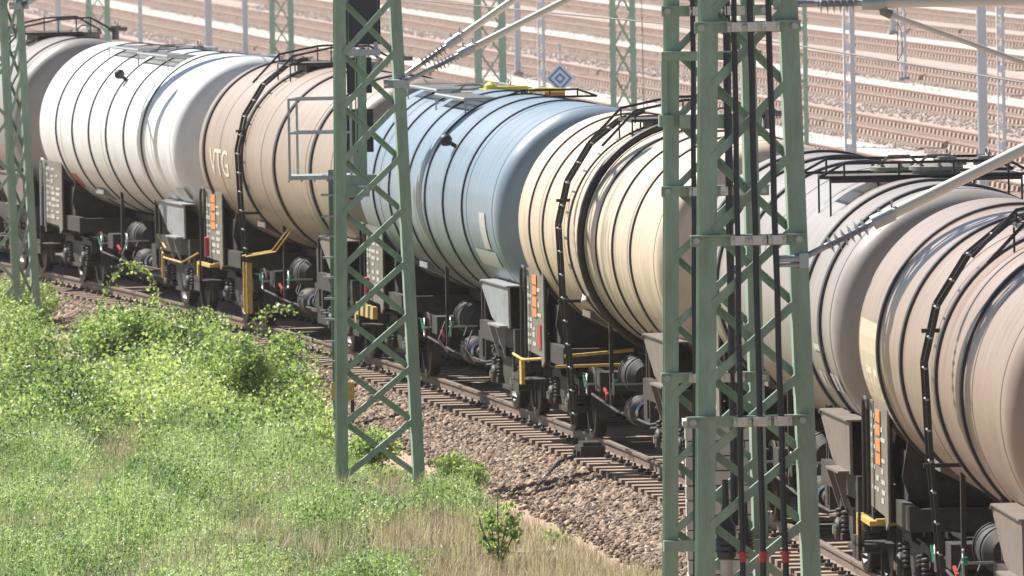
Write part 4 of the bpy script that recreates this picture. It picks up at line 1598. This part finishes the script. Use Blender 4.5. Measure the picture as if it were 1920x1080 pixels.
# ------------------------------------------------------------ poles and masts in the yard
def base_at(px, D):
    """depth and ground point under pixel column px at yard offset D"""
    for T in np.arange(100, 1000, .5):
        p = Vector(DT(D, T, .1))
        d = p - Vector((0, 0, CAM_H))
        x = 960 + FPX * d.dot(RC) / d.dot(F)
        y = 540 - FPX * d.dot(UC) / d.dot(F)
        if x < px + (0.0):
            return p, y
    return p, y
def pole(px, D, wpx, label, slotted=False, name='steel_pole'):
    p, _ = base_at(px, D)
    w_ = wpx * p.y / FPX
    o = empty(name, p, PH * .6, label, 'pole', 'grey poles in the yard')
    H_ = 11.0
    mb = MB()
    if slotted:
        d = w_ * .55
        for y in (-d / 2, d / 2):
            pass
        mb.box(-w_ / 2, -w_ / 2 + w_ * .18, -d / 2, d / 2, 0, H_)
        mb.box(w_ / 2 - w_ * .42, w_ / 2, -d / 2, d / 2, 0, H_)
        mb.build('post', M['pole'], o)
        mb = MB()
        z = .4
        while z < H_:
            mb = MB()
            mb.box(-w_ / 2 + w_ * .18, w_ / 2 - w_ * .42, -d / 2 - .004, d / 2 + .004, z, z + .16)
            mb.build('batten_plate', M['signw'], o)
            z += .42
    else:
        mb.box(-w_ / 2, w_ / 2, -w_ / 2, -w_ / 2 + .015, 0, H_)
        mb.box(-w_ / 2, w_ / 2, w_ / 2 - .015, w_ / 2, 0, H_)
        mb.box(-.01, .01, -w_ / 2 + .015, w_ / 2 - .015, 0, H_)
        mb.build('post', M['pole'], o)
    mb = MB()
    mb.box(-w_ * .9, w_ * .9, -w_ * .9, w_ * .9, -.1, .12)
    mb.build('footing', M['concrete'], o)
    return o
pole(112, 30.5, 11, 'leftmost grey pole, rising behind the taupe wagon')
pole(265, 32.0, 8, 'thin grey pole rising behind the white wagon, right of a green mast')
pole(395, 33.0, 13, 'grey pole with the thickest shaft behind the white wagon')
pole(461, 35.0, 10, 'grey pole behind the white wagon, just left of a green lattice mast')
def D_of(px, py):
    """yard offset of the ground point seen at a pixel"""
    d = RC * (px - 960) - UC * (py - 540) + F * FPX
    t = (0.1 - CAM_H) / d.z
    return d.x * t * CP + d.y * t * SP
pole(972, D_of(972, 142), 11, 'plain grey pole standing on the pale path, left of the blue diamond sign')
pole(1021, 35.0, 14, 'slotted grey pole just left of the blue diamond sign', True)
pole(1601, 35.0, 22, 'broad slotted grey pole rising behind the railed roof walkway', True)
pole(1678, D_of(1678, 65), 10, 'short looking far grey pole left of its taller neighbour, at upper right')
pole(1697, D_of(1697, 152), 12, 'slotted grey pole at upper right whose foot stands on a pale path', True)
pole(1854, 34.6, 17, 'grey pole at the right crossed by the white tube arm')
pole(1881, D_of(1881, 314), 15, 'slotted grey pole near the right edge whose foot stands beside the path', True)
pole(1906, D_of(1906, 14), 9, 'tiny far grey pole at the top right corner')
def yard_mast(px, D, wpx, label, single=False):
    p, _ = base_at(px, D)
    w_ = wpx * p.y / FPX
    r = empty('lattice_mast', p, 0, label, 'lattice mast', 'green lattice masts in the yard')
    mast(r, M['mast_far'], 11, w_ * 1.05, w_ * .92, 0, 0, w_ * (.24 if not single else .34), .16, .75 if not single else .9, bw=.05)
    return r
yard_mast(187, 30.4, 44, 'far green lattice mast behind the gap before the white wagon')
yard_mast(530, 34.0, 44, 'far green lattice mast between the white wagon and the beige brown wagon')
yard_mast(925, 34.6, 58, 'far green lattice mast behind the white tube arms')
yard_mast(1175, 34.6, 48, 'far green lattice mast between the blue diamond sign and the cable masts')
# green ladder post
p, _ = base_at(1520, 34.8)
o = empty('ladder_post', p, 0, 'narrow green post with ladder rungs just right of the nearest mast', 'ladder post')
mb = MB()
mb.box(-.05, .05, -.05, .05, 0, 9)
mb.build('post', M['mast_far'], o)
mb = MB()
mb.box(-.42, -.36, -.03, .03, 0, 9)
mb.build('stile', M['mast_far'], o)
z = .5
while z < 9:
    mb = MB()
    mb.box(-.36, -.05, -.03, .03, z - .04, z + .04)
    mb.build('rung', M['mast_far'], o)
    z += .56
# hanging wire near the right-hand far mast, and the diamond sign
p = at(1207, 200, 255)
wire('hanging_rod', 'thin dark rod hanging beside the far green mast at centre right', [(p.x, 255, .2), (p.x - .02, 255, 10)], .015, 'rod')
Yg = 262.0
c = at(1050, 147, Yg)
sz = 28.5 * Yg / FPX
o = empty('diamond_sign', (c.x, Yg, .1), 0, 'blue and white diamond sign hanging on a thin rod beside a grey pole', 'sign')
zc = c.z - .1
mb = MB()
def dia(mb, r, y):
    mb.add([(-r, y, zc), (0, y, zc - r), (r, y, zc), (0, y, zc + r)], [(0, 1, 2, 3)])
mb.prism([(-sz, zc), (0, zc - sz), (sz, zc), (0, zc + sz)], 1, 0, .015)
mb.build('sign_plate', M['signw'], o)
def ring(r0, r1, y, m, nm):
    mb = MB()
    A = [(-1, 0), (0, -1), (1, 0), (0, 1)]
    vs = [(r0 * a, y, zc + r0 * b) for a, b in A] + [(r1 * a, y, zc + r1 * b) for a, b in A]
    mb.add(vs, [(i, (i + 1) % 4, 4 + (i + 1) % 4, 4 + i) for i in range(4)])
    mb.build(nm, m, o, fix=False)
ring(sz * .80, sz * .62, -.006, M['blue'], 'blue_outer_square')
ring(sz * .38, sz * .20, -.006, M['blue'], 'blue_inner_square')
mb = MB()
mb.tube([(0, .03, 0), (0, .03, zc + sz * 2.2)], .022, 8)
mb.box(-.04, .04, .0, .06, zc + sz * 2.1, zc + sz * 2.3)
mb.build('sign_post', M['pole'], o)
# ------------------------------------------------------------ vegetation
leaf_v = np.array([[0, -.5, 0], [.34, -.05, .07], [0, .55, -.04], [-.34, -.05, .07]])
leaf_f = np.array([[0, 1, 2], [0, 2, 3]])
def leafmat(name, cols):
    m = mat(name, cols[0], 0.5, tint=cols)
    n = m.node_tree
    b = n.nodes['Principled BSDF']
    out = n.nodes['Material Output']
    tr = n.nodes.new('ShaderNodeBsdfTranslucent')
    mx = n.nodes.new('ShaderNodeMixShader')
    mx.inputs[0].default_value = 0.38
    src = b.inputs['Base Color'].links[0].from_socket
    g = n.nodes.new('ShaderNodeVectorMath')
    g.operation = 'MULTIPLY'
    g.inputs[1].default_value = (1.15, 1.3, .75)
    n.links.new(src, g.inputs[0])
    n.links.new(g.outputs[0], tr.inputs[0])
    n.links.new(b.outputs[0], mx.inputs[1])
    n.links.new(tr.outputs[0], mx.inputs[2])
    n.links.new(mx.outputs[0], out.inputs[0])
    return m
ML = leafmat('bramble_leaf', [(0.035, 0.08, 0.03), (0.22, 0.32, 0.11), (0.44, 0.53, 0.23), (0.70, 0.71, 0.43)])
MG = leafmat('grass_blade', [(0.05, 0.12, 0.05), (0.22, 0.33, 0.13), (0.38, 0.48, 0.24), (0.64, 0.66, 0.46)])
MS = leafmat('dry_straw', [(0.22, 0.16, 0.14), (0.40, 0.31, 0.27), (0.62, 0.53, 0.46), (0.34, 0.25, 0.22)])
MT = mat('twig_bark', (0.14, 0.10, 0.07), 0.8)

def ground_pts(Y, u):
    return np.stack([u + xr_np(Y), Y, gz(u, Y)], 1)
def px_of(P):
    d = P - np.array([0, 0, CAM_H])
    z = d @ np.array(F)
    return 960 + FPX * (d @ np.array(RC)) / z, 540 - FPX * (d @ np.array(UC)) / z

def leaf_cloud(centres, radii, n, size, clump=.10):
    """leaves gathered in clumps through ellipsoid volumes standing on the ground"""
    ci = rng.integers(0, len(centres), n // 14)
    d = rng.normal(size=(len(ci), 3))
    d /= np.linalg.norm(d, axis=1)[:, None]
    r = rng.random(len(ci)) ** .40
    cl = centres[ci] + d * r[:, None] * radii[ci]
    k = rng.integers(0, len(cl), n)
    P = cl[k] + rng.normal(size=(n, 3)) * np.array([clump, clump * 1.6, clump * .8])
    t = np.clip(rng.normal(.45, .26, n) + (rng.random(len(cl))[k] - .5) * .35, 0, 1)
    return P, t

# where the thicket stands: image-space outline turned into ground positions
def outline(px, py):
    """1 inside the bramble area as seen in plan"""
    return None
Yb = rng.uniform(128, 192, 5200)
ub = rng.uniform(-9, -1.5, 5200)
Pb = ground_pts(Yb, ub)
bx_, by_ = px_of(Pb)
# feet of the brambles, as drawn in the photograph: between an upper and a lower limit
up = np.interp(bx_, [-60, 60, 130, 200, 300, 420, 560, 610, 650, 720], [625, 680, 710, 672, 668, 715, 750, 835, 880, 900])
lo = np.interp(bx_, [-60, 200, 420, 560, 680, 720], [850, 850, 860, 900, 900, 895])
k = (by_ > up) & (by_ < lo) & (bx_ < 700)
k = k & ~((bx_ > 85) & (bx_ < 165) & (by_ < 735)) & (vnoise(Pb[:, 0] * 1.6, Pb[:, 1] * .3, 63) > .22)
cen = Pb[k]
hh = (.22 + .72 * vnoise(cen[:, 0] * 1.25, cen[:, 1] * .22, 9) ** 1.2) * np.interp(px_of(cen)[0], [0, 520, 600, 720], [1, 1, .55, .35]) * np.interp(px_of(cen)[1], [700, 880], [1.15, .55])
rad = np.stack([rng.uniform(.3, .6, len(cen)), rng.uniform(.6, 1.2, len(cen)), hh * .6], 1)
cen = cen + np.stack([np.zeros(len(cen)), np.zeros(len(cen)), hh * .55], 1)
P, t = leaf_cloud(cen, rad, 270000, 1)
kk = visible(P, 20)
P, t = P[kk], t[kk]
t = np.clip(t + (vnoise(P[:, 0] * 1.4, P[:, 1] * .3, 4) - .5) * .7, 0, 1)
o = scatter('bramble_thicket', leaf_v, leaf_f, P, rng.uniform(.03, .085, len(P)), rot_rand(len(P)), ML, t)
tag(o, 'dense bright green bramble thicket covering the bank at left', 'undergrowth', kind='stuff')

# bare canes and dead stalks standing in the thicket
q = rng.integers(0, len(cen), 900)
Pk = cen[q] + rng.normal(size=(900, 3)) * np.array([.25, .5, 0])
Pk[:, 2] = gz(Pk[:, 0] - xr_np(Pk[:, 1]), Pk[:, 1])
hk = rad[q, 2] * rng.uniform(1.5, 2.5, 900)
scatter_canes = (Pk, hk)
def shrub(name, label, px, py, Y, wpx, hpx, n, cat='shrub', size=(.035, .08), lean=0, group=None, col=None, twigs=9, spread=1.0):
    """a single shrub: foot at px,py; wpx/hpx its extent in the photograph"""
    b = at(px, py, Y)
    s = Y / FPX
    W_, H_ = wpx * s, hpx * s
    root = empty(name, b, 0, label, cat, group)
    mb = MB()
    tips = []
    for i in range(twigs):
        f_ = (i + .5) / twigs * 2 - 1
        x1 = f_ * W_ / 2 * random.uniform(.5, .95) + lean * W_
        z1 = H_ * random.uniform(.65, 1.0) * (1 - .35 * f_ * f_)
        y1 = random.uniform(-.4, .4) * W_
        pts = [(0, 0, -.05), (x1 * .35, y1 * .3, z1 * .45), (x1 * .75 + random.uniform(-.05, .05), y1 * .7, z1 * .8), (x1, y1, z1)]
        mb.tube(pts, [.014, .011, .008, .004], 5)
        for q in range(1, 4):
            tips.append(pts[q])
            tips.append(tuple((a + b_) / 2 for a, b_ in zip(pts[q - 1], pts[q])))
    mb.build('stem', MT, root)
    tips = np.array(tips)
    m_ = max(n // 16, 1)
    ci = rng.integers(0, len(tips), m_)
    cl = tips[ci] + rng.normal(size=(m_, 3)) * np.array([W_ * .09, W_ * .12, H_ * .08]) * spread
    cl[:, 2] = np.maximum(cl[:, 2], .03)
    k = rng.integers(0, m_, n)
    P = cl[k] + rng.normal(size=(n, 3)) * (.06 if spread > .5 else .04)
    t = np.clip(rng.normal(.5, .22, n) + (rng.random(m_)[k] - .5) * .4, 0, 1)
    f2 = scatter('foliage', leaf_v, leaf_f, P, rng.uniform(*size, n), rot_rand(n), col or ML, t)
    f2.parent = root
    return root
shrub('shrub', 'round leafy shrub at the left edge, at the foot of the leftmost mast', 38, 640, 178, 150, 120, 9000)
shrub('shrub', 'tallest green shrub of the bank, left of centre of the thicket', 235, 700, 158, 190, 130, 12000, twigs=14)
shrub('shrub', 'dark green shrub at the right end of the thicket, nearest the ballast', 455, 735, 152, 180, 100, 5200, twigs=13)
shrub('shrub', 'small sprawling shrub on the ballast edge, left of the middle mast', 535, 685, 156, 80, 60, 1300)
shrub('sapling', 'slender upright sapling in front of the bare path, at bottom centre', 936, 1090, 119, 95, 185, 750, 'sapling', (.04, .08), twigs=5, spread=.3)
shrub('weed', 'low bright weed on the ballast toe right of the middle mast', 845, 890, 134, 70, 32, 1100, 'weed', (.03, .06))
shrub('weed', 'low bright weed on the bare path, right of the mast footing', 890, 905, 132, 50, 28, 700, 'weed', (.03, .06))
shrub('weed', 'leafy weed growing against the foot of the middle mast', 700, 860, 136, 110, 45, 2500, 'weed', (.03, .07))
shrub('weed', 'small leafy weed on the sand near the bottom, right of the sapling', 1040, 1050, 122, 60, 45, 600, 'weed', (.03, .06))
# shoots that arch over the rail
def shoot(label, pts, Y, n=90):
    b = at(*pts[0], Y)
    root = empty('bramble_shoot', b, 0, label, 'shoot', 'bramble shoots reaching over the rail')
    L = [at(px, py, Y + .05 * i) - b for i, (px, py) in enumerate(pts)]
    mb = MB()
    mb.tube(L, .008, 5)
    mb.build('stem', MT, root)
    A = np.array([v[:] for v in L])
    q = rng.random(n) * (len(L) - 1)
    i0 = np.clip(q.astype(int), 0, len(L) - 2)
    fr = (q - i0)[:, None]
    P = A[i0] * (1 - fr) + A[i0 + 1] * fr + rng.normal(size=(n, 3)) * .045
    f2 = scatter('foliage', leaf_v, leaf_f, P, rng.uniform(.04, .085, n), rot_rand(n), ML, np.clip(rng.normal(.65, .2, n), 0, 1))
    f2.parent = root
shoot('long arching shoot over the rail below the white wagon', [(170, 620), (192, 560), (215, 512), (245, 496), (275, 508), (295, 545), (285, 575)], 165, 230)
shoot('short leafy shoot over the rail below the beige brown wagon', [(455, 650), (480, 600), (505, 582), (530, 574), (548, 580)], 158, 110)
shoot('upright leafy shoot poking up before the rail, left of centre', [(370, 640), (376, 600), (385, 580), (400, 592)], 158, 90)

# tall grass and herbs
blade_v = np.array([[-.5, 0, 0], [.5, 0, 0], [.36, .10, .55], [-.36, .10, .55], [.0, .34, 1.0]])
blade_f = np.array([[0, 1, 2], [0, 2, 3], [3, 2, 4]])
def yaw(n, tilt=.25):
    a = rng.uniform(0, 2 * PI, n)
    c, s = np.cos(a), np.sin(a)
    z = np.zeros(n)
    o_ = np.ones(n)
    Rz = np.stack([np.stack([c, -s, z], -1), np.stack([s, c, z], -1), np.stack([z, z, o_], -1)], 1)
    b = rng.normal(0, tilt, n)
    c2, s2 = np.cos(b), np.sin(b)
    Rx = np.stack([np.stack([o_, z, z], -1), np.stack([z, c2, -s2], -1), np.stack([z, s2, c2], -1)], 1)
    return Rz @ Rx
def grass_region(n, seed):
    Y = rng.uniform(112, 160, n)
    u = rng.uniform(-9.5, -1.75, n)
    P = ground_pts(Y, u)
    x, y = px_of(P)
    up = np.interp(x, [-60, 300, 560, 640, 700, 790, 860, 940, 1000, 1080, 1160], [800, 815, 860, 865, 895, 915, 935, 975, 1000, 1030, 1075])
    k = (y > up) & visible(P, 60)
    return P[k], x[k], y[k], up[k]
# soft green growth: clumps of small leaves and thin blades
Pc, xc, yc, up = grass_region(60000, 1)
g = .6 * vnoise(Pc[:, 0] * 1.3, Pc[:, 1] * .30, 21) + .5 * vnoise(Pc[:, 0] * 3.1, Pc[:, 1] * .9, 22) + np.interp(xc, [0, 650, 820, 960, 1100], [.22, .12, -.12, -.42, -.7])
g -= .22 * np.exp(-((yc - 835) / 40.) ** 2)
k = g > .30 + .38 * rng.random(len(g))
Cc, gc = Pc[k], g[k]
m_ = len(Cc)
n = 560000
i = rng.integers(0, m_, n)
hc = (.06 + .62 * vnoise(Cc[:, 0] * 1.3, Cc[:, 1] * .34, 31) ** 1.8) * rng.uniform(.6, 1.3, m_)
tc_ = rng.normal(.48, .2, m_) + (vnoise(Cc[:, 0] * 1.8, Cc[:, 1] * .5, 77) - .5) * .7
P = Cc[i] + np.stack([rng.normal(0, .07, n), rng.normal(0, .13, n), hc[i] * rng.random(n) ** .7], 1)
tt = np.clip(tc_[i] + rng.normal(0, .22, n), 0, 1)
o = scatter('herb_leaves', leaf_v, leaf_f, P, rng.uniform(.014, .052, n) , rot_rand(n), MG, tt)
tag(o, 'soft leafy green herbs covering the foreground slope', 'herbs', kind='stuff')
n = 80000
i = rng.integers(0, m_, n)
P = Cc[i] + np.stack([rng.normal(0, .09, n), rng.normal(0, .2, n), np.zeros(n)], 1)
hg = hc[i] * rng.uniform(.7, 1.5, n)
sc = np.stack([rng.uniform(.006, .014, n), hg, hg], 1)
o = scatter('grass', blade_v, blade_f, P, sc, yaw(n, .5), MG, np.clip(tc_[i] + .12 + rng.normal(0, .16, n), 0, 1))
tag(o, 'fresh green grass between the herbs on the foreground slope', 'grass', kind='stuff')
# dry stalks, scattered and leaning
P, x, y, up = grass_region(230000, 3)
g = .25 + .30 * vnoise(P[:, 0] * 1.6, P[:, 1] * .45, 51) + .35 * vnoise(P[:, 0] * 6, P[:, 1] * 2.3, 52) + np.interp(x, [0, 500, 700, 900, 1200], [.02, .08, .36, .62, .8]) + .30 * np.exp(-((y - 840) / 45.) ** 2)
k = g > .40 + .9 * rng.random(len(g))
P = P[k]
n = len(P)
hg = rng.uniform(.10, .50, n) ** 1.1 * np.interp(x[k], [0, 900, 1150], [1, .85, .6])
sc = np.stack([rng.uniform(.005, .011, n), hg, hg], 1)
o = scatter('dry_grass', blade_v, blade_f, P, sc, yaw(n, .5), MS, rng.random(n))
tag(o, 'pale dry grass stalks along the edge of the bank', 'dry grass', kind='stuff')
Pk, hk = scatter_canes
o = scatter('dead_canes', blade_v, blade_f, Pk, np.stack([np.full(len(Pk), .012), hk, hk], 1), yaw(len(Pk), .5), mat('brown_cane', (0.3, 0.22, 0.16), 0.8, tint=[(0.12, 0.08, 0.055), (0.36, 0.26, 0.19), (0.55, 0.46, 0.36)]), rng.random(len(Pk)))
tag(o, 'brown dead canes standing in the bramble thicket', 'canes', kind='stuff')
# flat pale stone
mb = MB()
mb.prism([(-.35, -.5), (.1, -.6), (.4, -.2), (.3, .5), (-.2, .6), (-.45, .1)], 2, -.05, .16)
o = mb.build('rock', M['concrete'], None, at(985, 1030, 121.5) - Vector((0, 0, .15)))
tag(o, 'pale flat rock lying in the weeds right of the sapling', 'rock')

# ------------------------------------------------------------ summer haze over the yard
mb = MB()
mb.box(-2600, 2600, -40, 5400, -2.5, 16)
hz = mb.build('haze', None)
mh = bpy.data.materials.new('haze')
mh.use_nodes = True
nh = mh.node_tree
for q in list(nh.nodes):
    if q.type != 'OUTPUT_MATERIAL':
        nh.nodes.remove(q)
pv = nh.nodes.new('ShaderNodeVolumePrincipled')
pv.inputs['Color'].default_value = (1.0, 0.95, 0.93, 1)
pv.inputs['Density'].default_value = 0.00013
nh.links.new(pv.outputs[0], nh.nodes['Material Output'].inputs['Volume'])
hz.data.materials.clear()
hz.data.materials.append(mh)
tag(hz, 'thin pale summer haze over the rail yard', 'haze', kind='stuff')
